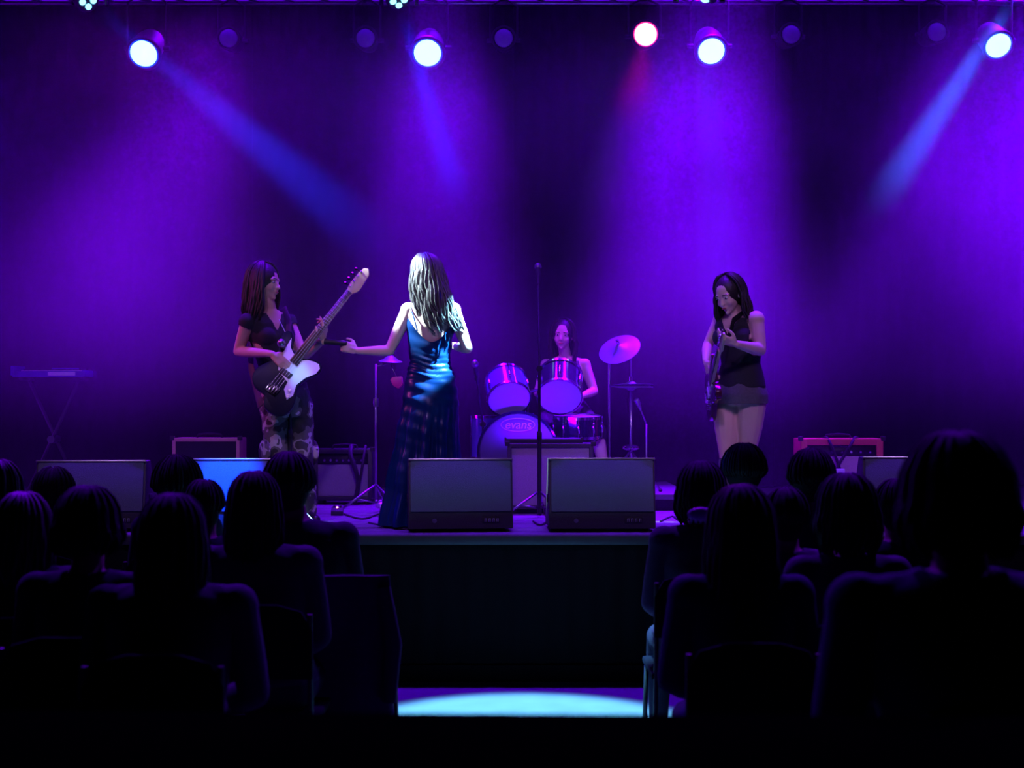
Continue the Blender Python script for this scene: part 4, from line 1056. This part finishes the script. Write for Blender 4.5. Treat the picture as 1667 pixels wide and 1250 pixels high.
q.tube([pc, pc + V((-0.03, -0.0, 0.10)) - f * 0.04], 0.002, 6); q.build('pendant', M['white'], rt)
# bass guitar
bp_ = P(462, 613, DB - 0.30)
bt = thing('bass_guitar', 'dark bass guitar with a white pickguard held by the bass player', 'bass guitar', bp_)
Xb = P(577, 473, DB - 0.10) - P(440, 648, DB - 0.34)
Tb = stringed(bt, bp_, Xb, (0.18, -0.93, 0.30), 0.98, M['bassbody'], True)
strap(bt, [Tb @ V((0.25, 0.15, -0.02)) + bp_, nek + f * 0.15 - UP * 0.07 - r * 0.06, nek + f * 0.045 - UP * -0.02 - r * 0.085, nek - f * 0.10 - UP * 0.06 - r * 0.04, che - f * 0.13 + r * 0.08, wai - f * 0.06 + r * 0.16, Tb @ V((-0.24, 0.0, -0.01)) + bp_], 0.024, M['black'], f)

# ================================================================== guitarist on the right
DG = 8.68
rt = thing('person', 'guitarist in a black vest and short charcoal skirt looking down at the strings', 'person', V((P(1203, 0, DG).x, DG, ZS)))
new = mknew(rt)
f = V((-0.66, -0.75, 0)).normalized(); r = f.cross(UP)
nek, che, wai, pel = P(1199, 513, DG), P(1204, 547, DG), P(1206, 592, DG), P(1204, 634, DG)
hc = P(1186, 479, DG - 0.06)
b = new(); ringset(b, torso_rows(pel, wai, che, nek, 1.04), r, f)
b.capsule(nek, 0.052, hc - UP * 0.055 + V((0.02, 0.03, 0)), 0.048)
for sx in (-1, 1): b.ell(che + f * 0.080 + r * 0.068 * sx - UP * 0.01, (0.064, 0.060, 0.060))
R = add_head(b, hc, (-0.62, -0.66, -0.42), (-0.10, 0, 1), 1.0)
shL, elL, wrL = P(1231, 520, DG - 0.12), P(1238, 570, DG - 0.16), P(1199, 560, DG - 0.34)
shR, elR, wrR = P(1172, 522, DG + 0.12), P(1152, 562, DG + 0.14), P(1149, 588, DG - 0.02)
b.capsule(nek - UP * 0.02, 0.050, shL, 0.046); b.capsule(nek - UP * 0.02, 0.050, shR, 0.046)
add_arm(b, shL, elL, wrL, 1.10); add_arm(b, shR, elR, wrR, 1.0)
add_hand(b, wrL, V((-0.9, -0.25, 0.28)), (-0.2, 0.5, 0.7), (0, -0.6, 0.6), curls=(30, 42, 50, 55))
add_hand(b, wrR, V((0.12, -0.5, -0.75)), (0.75, 0.2, 0.1), (-0.2, -0.8, 0.4), 32)
hipR, hipL = P(1182, 655, DG + 0.05), P(1224, 655, DG - 0.05)
knR, knL = P(1184, 735, DG - 0.02), P(1216, 735, DG + 0.0)
anR, anL = P(1187, 838, DG + 0.02), P(1215, 838, DG + 0.03)
add_leg(b, hipR, knR, anR, 1.06, -f); add_leg(b, hipL, knL, anL, 1.10, -f)
body = melt(b, 'body', M['skin2'], rt, 0.0065, 3)
face_parts(new, hc, R, rt)
wl = rt.location.copy()
def cond(p):
    for (a_, b_) in ((shR, elR), (shL, elL)):
        t, dd = seg_t(p, a_, b_)
        if dd < 0.062 and (p - che).length > 0.155 and (p - a_).dot(a_ - nek) > -0.004: return False
    for (a_, b_) in ((elR, wrR), (elL, wrL), (wrR, wrR + V((0.02, -0.09, -0.14))), (wrL, wrL + V((-0.16, -0.05, 0.05)))):
        if seg_t(p, a_, b_)[1] < 0.07: return False
    if p.z > nek.z - 0.02: return False
    q_ = p - nek
    if q_.dot(f) > 0 and abs(q_.dot(r)) < 0.075 * (1 - (-q_.z) / 0.13) and q_.z > -0.13: return False
    return p.z > pel.z + 0.0
garment(body, cond, 0.010, 'vest', M['vest'], rt, wl)
q = new(); rows = []
for k in range(15):
    t = k / 14; z = (pel.z + 0.07) + ((P(0, 657, DG - 0.1).z) - (pel.z + 0.07)) * t
    rows.append([V((pel.x + 0.002, pel.y, z)) + r * ((0.150 + 0.040 * min(1, t * 1.6) + 0.003 * math.sin(9 * th + t * 3)) * math.cos(th)) + f * ((0.115 + 0.032 * min(1, t * 1.6) + 0.003 * math.sin(7 * th)) * math.sin(th)) for th in [2 * math.pi * i / 60 for i in range(60)]])
q.rings(rows, cap=True); q.build('skirt', M['skirt'], rt, sharp=60)
for an, kn in ((anR, knR), (anL, knL)):
    q = new(); q.capsule(kn.lerp(an, 0.16), 0.060, kn.lerp(an, 0.35) - f * 0.016, 0.061); q.capsule(kn.lerp(an, 0.35) - f * 0.016, 0.061, an, 0.043); melt(q, 'sock', M['sock'], rt, 0.009, 2)
    q = new(); q.capsule(an + UP * 0.06, 0.052, V((an.x, an.y, ZS + 0.08)), 0.050); add_foot(q, V((an.x, an.y, ZS + 0.08)), f, ZS + 0.004, 1.15); melt(q, 'boot', M['boot'], rt, 0.009, 2)
q = new(); add_hair(q, hc, R, 0.22, 90, (0.26, 0.06, 0), 0.007, 1.0, 0.011, 78, 9, 0.01, 0.4)
q.build('hair', M['hair'], rt, sharp=180)
gp = P(1160, 634, DG - 0.12)
gt_ = thing('electric_guitar', 'dark electric guitar pointing towards the hall, held by the guitarist in the skirt', 'guitar', gp)
Xg = P(1184, 538, DG - 0.72) - gp
Tg = stringed(gt_, gp, Xg, (-0.72, -0.45, 0.2), 0.86, M['guitarbody'], False)
strap(gt_, [Tg @ V((0.24, 0.14, -0.02)) + gp, che + f * 0.165 - r * 0.03 + UP * 0.0, nek + f * 0.115 - r * 0.05 - UP * 0.04, nek + f * 0.03 - r * 0.09 + UP * 0.025, nek - f * 0.09 - r * 0.05 - UP * 0.04, che - f * 0.14 + r * 0.08, Tg @ V((-0.20, 0.02, -0.02)) + gp], 0.022, M['black'], f)

# ================================================================== drummer
DD = 10.78
rt = thing('person', 'dark-haired drummer seated behind the two rack toms, face lit magenta', 'person', V((P(921, 0, DD).x, DD, ZR)))
new = mknew(rt)
f = V((-0.06, -1, 0)).normalized(); r = f.cross(UP)
pel = V((P(921, 0, DD).x, DD, ZR + 0.625)); nek = P(921, 583, DD - 0.05); che = P(921, 615, DD - 0.05); wai = pel.lerp(che, 0.42)
hc = P(916, 545, DD - 0.12)
b = new(); ringset(b, torso_rows(pel, wai, che, nek, 0.98), r, f)
b.capsule(nek, 0.050, hc - UP * 0.055, 0.046)
for sx in (-1, 1): b.ell(che + f * 0.075 + r * 0.065 * sx, (0.056, 0.054, 0.054))
R = add_head(b, hc, (-0.16, -1, -0.10), (0.06, 0, 1), 1.0)
shR, elR, wrR = P(889, 594, DD - 0.06), P(875, 640, DD - 0.14), P(893, 640, DD - 0.42)
shL, elL, wrL = P(952, 594, DD - 0.06), P(967, 637, DD - 0.12), P(946, 645, DD - 0.33)
b.capsule(nek - UP * 0.02, 0.050, shL, 0.044); b.capsule(nek - UP * 0.02, 0.050, shR, 0.044)
add_arm(b, shR, elR, wrR, 0.95); add_arm(b, shL, elL, wrL, 1.0)
add_hand(b, wrR, V((0.3, -0.9, -0.1)), (0.2, 0, -1), (1, 0, 0), curls=(60, 65, 70, 75))
add_hand(b, wrL, V((-0.6, -0.7, -0.1)), (-0.1, 0, -1), (-1, 0, 0), curls=(60, 65, 70, 75))
hipR, hipL = pel + r * 0.09 - UP * 0.02, pel - r * 0.09 - UP * 0.02
knR, knL = P(880, 700, DD - 0.50), P(972, 702, DD - 0.42)
anR = V((P(868, 0, DD - 0.52).x, DD - 0.55, ZR + 0.09)); anL = V((P(985, 0, DD - 0.45).x, DD - 0.50, ZR + 0.09))
add_leg(b, hipR, knR, anR, 0.97); add_leg(b, hipL, knL, anL, 0.97)
body = melt(b, 'body', M['skin2'], rt, 0.0075, 3)
face_parts(new, hc, R, rt)
wl = rt.location.copy()
def cond(p):
    for (a_, b_) in ((shR, elR), (shL, elL)):
        t, dd = seg_t(p, a_, b_)
        if dd < 0.062 and (p - che).length > 0.15 and (p - a_).dot(a_ - nek) > -0.02: return False
    for (a_, b_) in ((elR, wrR), (elL, wrL)):
        if seg_t(p, a_, b_)[1] < 0.07: return False
    if (p - wrR).length < 0.2 or (p - wrL).length < 0.2: return False
    if p.z > nek.z - 0.02 - (0.07 if abs((p - nek).dot(r)) < 0.075 else 0): return False
    return p.z > pel.z and (p - pel).dot(f) < 0.14
garment(body, cond, 0.009, 'tank_top', M['tip'], rt, wl)
q = new(); ringset(q, [(pel - UP * 0.09, 0.14, 0.12), (pel, 0.175, 0.13), (pel + UP * 0.06, 0.16, 0.12)], r, f)
for hp, kn in ((hipR, knR), (hipL, knL)): q.capsule(hp, 0.098, kn, 0.072, 14); q.capsule(kn, 0.072, kn - UP * 0.06, 0.068, 14)
melt(q, 'shorts', M['vest'], rt, 0.010, 3)
for an in (anR, anL):
    q = new(); add_foot(q, an, f, ZR + 0.004, 1.12); melt(q, 'shoe', M['boot'], rt, 0.009, 2)
q = new(); add_hair(q, hc, R, 0.24, 80, (0, 0.04, 0), 0.006, 1.0, 0.011, 72, 12, 0.02, 0.4); q.build('hair', M['hair'], rt, sharp=180)
for i, (wv, dv) in enumerate(((wrR, V((0.25, -0.95, 0.12))), (wrL, V((-0.5, -0.85, 0.1))))):
    a_ = wv + dv.normalized() * 0.07 - UP * 0.018
    st = thing('drumstick', ['drumstick in the hand of the drummer nearer the centre microphone stand', 'drumstick in the hand of the drummer nearer the tilted cymbal'][i], 'drumstick', a_, 0, 'drumsticks')
    dn_ = dv.normalized(); MB().tube([-dn_ * 0.10, dn_ * 0.18, dn_ * 0.26], [0.0075, 0.007, 0.004], 10).build('shaft', M['maple'], st); MB().ell(dn_ * 0.265, (0.006, 0.006, 0.008), Z2(dn_), 10, 6).build('tip', M['white'], st)

# ================================================================== audience, seated with their backs to us
chair0 = thing('stacking_chair', 'x', 'chair', (0, 0, 0), 0, 'chairs under the audience')
q = MB(); q.box((-0.22, -0.21, 0.435), (0.22, 0.21, 0.465), 0.010); q.build('seat', M['blackcloth'], chair0)
q = MB()
arc = [( -0.21, 0.62), (-0.21, 0.80), (-0.17, 0.87), (-0.08, 0.895), (0.08, 0.895), (0.17, 0.87), (0.21, 0.80), (0.21, 0.62)]
q.prism(arc, -0.235, -0.212, 0.008); q.build('backrest', M['blackcloth'], chair0)
for sx in (-1, 1):
    MB().tube([(sx * 0.20, 0.20, 0.44), (sx * 0.21, 0.24, 0.0)], 0.011, 8).build('leg', M['black'], chair0)
    MB().tube([(sx * 0.20, -0.225, 0.86), (sx * 0.20, -0.205, 0.44), (sx * 0.21, -0.24, 0.0)], 0.011, 8).build('leg', M['black'], chair0)
used = [False]
TIER = 0.12
def chair(x, y, z, label):
    o = chair0 if not used[0] else copy_tree(chair0); used[0] = True
    o.location = (x, y, z); o['label'] = label; return o
def watcher(px, ptop, d, label, hair='short', k=1.0, top='crowd', lean=0.0, hm='hairk', hlen=0.0, clabel=None, seed=1, hvol=1.0, turn=0.0, shk=1.0):
    zf = TIER if d < 3.9 else 0.0
    ht = P(px, ptop, d); zt = ht.z - 0.012
    x = ht.x; y = d
    seat = zf + 0.465
    s = (zt - seat) / 0.86
    rt = thing('person', label, 'person', (x - lean, y, zf), 0, 'audience seated before the stage')
    new = mknew(rt)
    f = V((math.sin(turn), math.cos(turn), 0)); r = f.cross(UP)
    hs = min(1.08, max(0.92, s)) * k
    hc = V((x, y + 0.03, zt - 0.112 * hs))
    nek = V((x - lean * 0.3, y, seat + (0.86 - 0.27) * s)); che = V((x - lean * 0.6, y, seat + 0.42 * s)); wai = V((x - lean, y, seat + 0.24 * s)); pel = V((x - lean, y - 0.02, seat + 0.10))
    b = new(); ringset(b, torso_rows(pel, wai, che, nek, 1.06 * shk * (1.0 if k < 1.04 else 1.08), 0.145), r, f)
    b.capsule(nek - UP * 0.02, 0.055 * k, hc - UP * 0.05, 0.052 * k)
    R = add_head(b, hc, f + V((0, 0, -0.05)), UP, hs)
    w_ = 0.165 * shk * (1 if k < 1.04 else 1.12)
    for sx in (-1, 1):
        sh = nek - UP * 0.055 * s + r * sx * w_; el = sh - UP * 0.27 * s + r * sx * 0.05 + f * 0.02; wr = V((x - lean, y, seat + 0.17)) + r * sx * 0.07 + f * 0.28
        b.capsule(nek - UP * 0.035, 0.052, sh, 0.050); add_arm(b, sh, el, wr, 1.1 * k)
        add_hand(b, wr, V((-sx * 0.5, 0.8, -0.1)), (0, 0, -1), (-sx, 0.3, 0), 30)
        hp = pel + r * sx * 0.09 - UP * 0.02; kn = hp + f * 0.42 + r * sx * 0.03 + UP * 0.0; kn.z = seat + 0.06; an = V((kn.x, kn.y + 0.03, zf + 0.09))
        add_leg(b, hp, kn, an, 1.0); add_foot(b, an, f, zf + 0.004, 1.05)
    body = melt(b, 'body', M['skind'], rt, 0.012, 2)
    wl = rt.location.copy(); hh_ = hc
    garment(body, lambda p: p.z < nek.z + 0.015 and p.z > seat + 0.10 and not (p.y > y + 0.24 and abs(p.x - wl.x) < 0.16 and p.z < seat + 0.25), 0.014, 'jacket', M[top], rt, wl)
    garment(body, lambda p: p.z <= seat + 0.16 and p.z > zf + 0.08 and not (p.y > y + 0.24 and abs(p.x - wl.x) < 0.11 and p.z > seat + 0.125), 0.010, 'trousers', M['crowd'], rt, wl)
    q = new()
    if hair == 'short':
        c = hc; q.ell(c - f * 0.012 + UP * 0.016, (0.084 * hs * hvol, 0.100 * hs, 0.106 * hs * hvol), R, 24, 14)
        q.ell(c - f * 0.035 - UP * 0.035, (0.074 * hs, 0.070 * hs, 0.075 * hs), R, 20, 10); h = melt(q, 'hair', M[hm], rt, 0.008, 2)
        q = new(); add_hair(q, c, R, 0.040, 60, (0, -0.1, 0), 0.002, 0.99 * hs * hvol, 0.010, 66, int(px), 0.02, 0.0); q.build('hair_tufts', M[hm], h, sharp=180)
    elif hair == 'bun':
        q.ell(hc - f * 0.014 + UP * 0.014, (0.086 * hs, 0.102 * hs, 0.104 * hs), R, 24, 14); q.ell(hc - f * 0.12 + UP * 0.05, (0.045, 0.04, 0.045), R, 16, 10); h = melt(q, 'hair', M[hm], rt, 0.008, 2)
    else:
        add_hair(q, hc, R, hlen, 70, (0, -0.03, 0), 0.005, 1.0 * hs * hvol, 0.015, 66, seed, 0.03, 0.5); h = q.build('hair', M[hm], rt, sharp=180)
    chair((x - lean), y, zf, clabel or label_chair(label))
    return rt, hc, f, r, h
def label_chair(l): return 'black chair under the ' + l
W = watcher
W(-6, 752, 6.0, 'long-haired listener cut off by the left edge', 'long', hlen=0.22, seed=21, hm='hair', clabel='black chair cut off by the left edge')
W(86, 766, 6.9, 'small dark head in front of the far left monitor', 'short', hvol=1.12, clabel='black chair in front of the far left monitor')
W(36, 806, 4.9, 'long-haired listener at the lower left with a violet rim of light on the hair', 'long', hlen=0.26, seed=22, hm='hair', hvol=1.0, clabel='black chair at the lower left, second from the left edge')
W(141, 797, 4.5, 'listener with black bobbed hair before the far left monitor', 'long', hlen=0.10, seed=23, hvol=1.02, clabel='black chair under the bobbed listener at the left')
W(288, 752, 6.9, 'rounded dark head at the left side of the blue-lit monitor', 'short', hvol=1.25, k=1.03, clabel='black chair before the gap left of the blue-lit monitor')
W(331, 780, 6.0, 'smaller head just below the blue-lit monitor', 'short', hvol=0.92, clabel='black chair before the blue-lit monitor')
W(280, 809, 4.2, 'long-haired listener with broad rim-lit shoulders at the lower left', 'long', hlen=0.34, seed=24, top='crowd2', shk=1.22, k=1.0, clabel='black chair under the broad-shouldered long-haired listener')
W(413, 768, 5.2, 'long-haired listener leaning before the camouflage trousers', 'long', hlen=0.30, seed=25, top='crowd2', hvol=0.93, lean=-0.05, shk=1.12, clabel='black chair under the leaning long-haired listener')
W(470, 738, 5.9, 'short-haired man at the left aisle in front of the bass player', 'short', top='crowd', lean=-0.13, k=1.06, hvol=1.0, shk=1.08, clabel='black aisle chair under the short-haired man')
W(1143, 755, 6.1, 'listener with wavy hair at the right aisle', 'long', hlen=0.16, seed=26, top='crowd2', hvol=1.02, lean=0.03, clabel='black aisle chair under the wavy-haired listener')
W(1212, 728, 7.2, 'dark head in front of the legs of the guitarist in the skirt', 'short', hvol=1.12, clabel='black chair in front of the guitarist in the skirt')
W(1207, 797, 4.4, 'listener with very long straight dark hair right of the aisle', 'long', hlen=0.42, seed=27, top='crowd3', hvol=1.05, shk=1.05, clabel='black chair under the very long-haired listener')
W(1281, 796, 5.6, 'head between the very long-haired listener and the narrow-necked man', 'short', top='crowd2', clabel='black chair behind the narrow-necked man')
W(1322, 735, 6.5, 'man with short hair and a bare neck before the red amplifier', 'short', hvol=1.08, top='crowd3', clabel='black chair in front of the red amplifier')
W(1381, 776, 4.85, 'listener with shoulder-length hair below the red amplifier', 'long', hlen=0.16, seed=28, top='crowd2', hvol=1.02, clabel='black chair under the shoulder-haired listener')
W(1462, 782, 5.8, 'listener half hidden by the large dark head at the right', 'short', top='crowd', clabel='black chair behind the large dark head')
_, bh, bf, br, bhair = W(1562, 713, 3.0, 'large dark silhouette nearest to us at the lower right', 'long', hlen=0.13, seed=29, k=1.10, top='crowd3', hvol=1.02, shk=1.25, lean=-0.02, clabel='black chair under the nearest large silhouette')
cl = P(1607, 836, 2.88)
def clip(c, w_, h_, label):
    t = thing('hair_clip', label, 'hair clip', c)
    MB().ell((0, 0, 0), (w_, 0.012, h_), None, 18, 8).build('clasp', M['clip'], t)
    for i in range(5): MB().tube([(-w_ * 0.7 + i * w_ * 0.35, -0.002, 0), (-w_ * 0.7 + i * w_ * 0.35, 0.006, -h_ * 1.3)], 0.003, 6).build('tooth', M['clip'], t)
clip(cl, 0.027, 0.014, 'pale violet hair clip on the large dark head at the right')
clip(P(1141, 837, 4.5), 0.045, 0.022, 'pale violet hair clip beside the very long dark hair right of the aisle')
# coat over the empty aisle chair at the left, bottles near the stage foot
chair(P(560, 0, 5.8).x, 5.8, 0, 'empty black aisle chair with a dark coat over its back')
ct = thing('coat', 'dark plum coat hanging over the empty aisle chair left of the light pool', 'coat', (P(560, 0, 5.8).x, 5.58, 0))
q = MB(); rows = []
for k in range(13):
    t = k / 12; z = 0.93 - 0.62 * t
    rows.append([V(((0.215 + 0.02 * t + 0.006 * math.sin(5 * th + t * 7)) * math.cos(th), (0.028 + 0.045 * t + 0.010 * math.sin(6 * th + 3 * t)) * math.sin(th) - 0.01, z)) for th in [2 * math.pi * i / 40 for i in range(40)]])
q.rings(rows); q.build('coat_body', M['crowd2'], ct, sharp=70)
for sx in (-1, 1): MB().tube([(sx * 0.19, -0.02, 0.88), (sx * 0.235, -0.05, 0.65), (sx * 0.22, -0.07, 0.42)], [0.04, 0.045, 0.035], 12, True, 0.7).build('sleeve', M['crowd2'], ct)
for i, (px, lb) in enumerate(((569, 'pale water bottle on the floor by the stage foot'), (582, 'second, slimmer pale bottle on the floor by the stage foot'))):
    c = P(px, 0, 7.75); t = thing('bottle', lb, 'bottle', (c.x, 7.75, 0), 0, 'bottles by the stage foot'); kk = 0.030 - 0.01 * i
    MB().lathe([(kk * 0.9, 0), (kk, 0.01), (kk, 0.09), (kk * 0.8, 0.105), (0.012, 0.125), (0.012, 0.14)], (0, 0, 0), None, 20).build('bottle_body', M['badge'], t)
    MB().cyl((0, 0, 0.138), (0, 0, 0.152), 0.0135, 14).build('cap', M['white'], t)
# ------------------------------------------------------------------ stage haze (real scattering volume over the stage)
def haze_material():
    m = bpy.data.materials.new('stage_haze'); m.use_nodes = True
    nt = m.node_tree; nt.nodes.clear()
    out = nt.nodes.new('ShaderNodeOutputMaterial')
    sc = nt.nodes.new('ShaderNodeVolumeScatter')
    sc.inputs['Color'].default_value = (1, 1, 1, 1)
    sc.inputs['Anisotropy'].default_value = 0.25
    tc = nt.nodes.new('ShaderNodeTexCoord')
    nz = nt.nodes.new('ShaderNodeTexNoise'); nz.inputs['Scale'].default_value = 0.55
    nz.inputs['Detail'].default_value = 1.5
    nt.links.new(tc.outputs['Object'], nz.inputs['Vector'])
    mr = nt.nodes.new('ShaderNodeMapRange')
    mr.inputs[1].default_value = 0.38; mr.inputs[2].default_value = 0.62
    mr.inputs[3].default_value = 0.4; mr.inputs[4].default_value = 1.6
    nt.links.new(nz.outputs[0], mr.inputs[0])
    # the haze hangs above head height: thinner near the boards and under the roof
    sp = nt.nodes.new('ShaderNodeSeparateXYZ'); nt.links.new(tc.outputs['Object'], sp.inputs[0])
    rz = nt.nodes.new('ShaderNodeMapRange'); rz.interpolation_type = 'SMOOTHSTEP'
    rz.inputs[1].default_value = 1.3; rz.inputs[2].default_value = 2.6
    rz.inputs[3].default_value = 0.12; rz.inputs[4].default_value = 1.0
    nt.links.new(sp.outputs[2], rz.inputs[0])
    rt = nt.nodes.new('ShaderNodeMapRange'); rt.interpolation_type = 'SMOOTHSTEP'
    rt.inputs[1].default_value = 3.85; rt.inputs[2].default_value = 4.65
    rt.inputs[3].default_value = 1.0; rt.inputs[4].default_value = 0.06
    nt.links.new(sp.outputs[2], rt.inputs[0])
    # haze thinned at the upper left to keep the air dark there
    sc_ = nt.nodes.new('ShaderNodeVectorMath'); sc_.operation = 'MULTIPLY'; sc_.inputs[1].default_value = (0.85, 1, 1)
    nt.links.new(tc.outputs['Object'], sc_.inputs[0]); pk = P(130, 90, 10.7); pk.x *= 0.85
    ds = nt.nodes.new('ShaderNodeVectorMath'); ds.operation = 'DISTANCE'
    nt.links.new(sc_.outputs[0], ds.inputs[0]); ds.inputs[1].default_value = tuple(pk)
    rc = nt.nodes.new('ShaderNodeMapRange'); rc.interpolation_type = 'SMOOTHSTEP'
    rc.inputs[1].default_value = 0.6; rc.inputs[2].default_value = 1.75
    rc.inputs[3].default_value = 0.10; rc.inputs[4].default_value = 1.0
    nt.links.new(ds.outputs['Value'], rc.inputs[0])
    e = nt.nodes.new('ShaderNodeMath'); e.operation = 'MULTIPLY'
    a = nt.nodes.new('ShaderNodeMath'); a.operation = 'MULTIPLY'
    b = nt.nodes.new('ShaderNodeMath'); b.operation = 'MULTIPLY'
    c = nt.nodes.new('ShaderNodeMath'); c.operation = 'MULTIPLY'; c.inputs[1].default_value = HAZE
    nt.links.new(mr.outputs[0], a.inputs[0]); nt.links.new(rz.outputs[0], a.inputs[1])
    nt.links.new(a.outputs[0], b.inputs[0]); nt.links.new(rt.outputs[0], b.inputs[1])
    nt.links.new(b.outputs[0], e.inputs[0]); nt.links.new(rc.outputs[0], e.inputs[1]); nt.links.new(e.outputs[0], c.inputs[0]); nt.links.new(c.outputs[0], sc.inputs['Density'])
    nt.links.new(sc.outputs[0], out.inputs['Volume'])
    return m
HAZE = 0.09
bm = bmesh.new(); bmesh.ops.create_cube(bm, size=1)
for v in bm.verts:
    v.co = V((v.co.x * 13.6, 10.75 + v.co.y * 3.6, 3.35 + v.co.z * 4.9))
me = bpy.data.meshes.new('stage_haze'); bm.to_mesh(me); bm.free()
hz = bpy.data.objects.new('stage_haze', me); COL.objects.link(hz)
hz.data.materials.append(haze_material())
hz['label'] = 'violet-lit smoky haze hanging in the air over the stage'; hz['category'] = 'haze'; hz['kind'] = 'stuff'
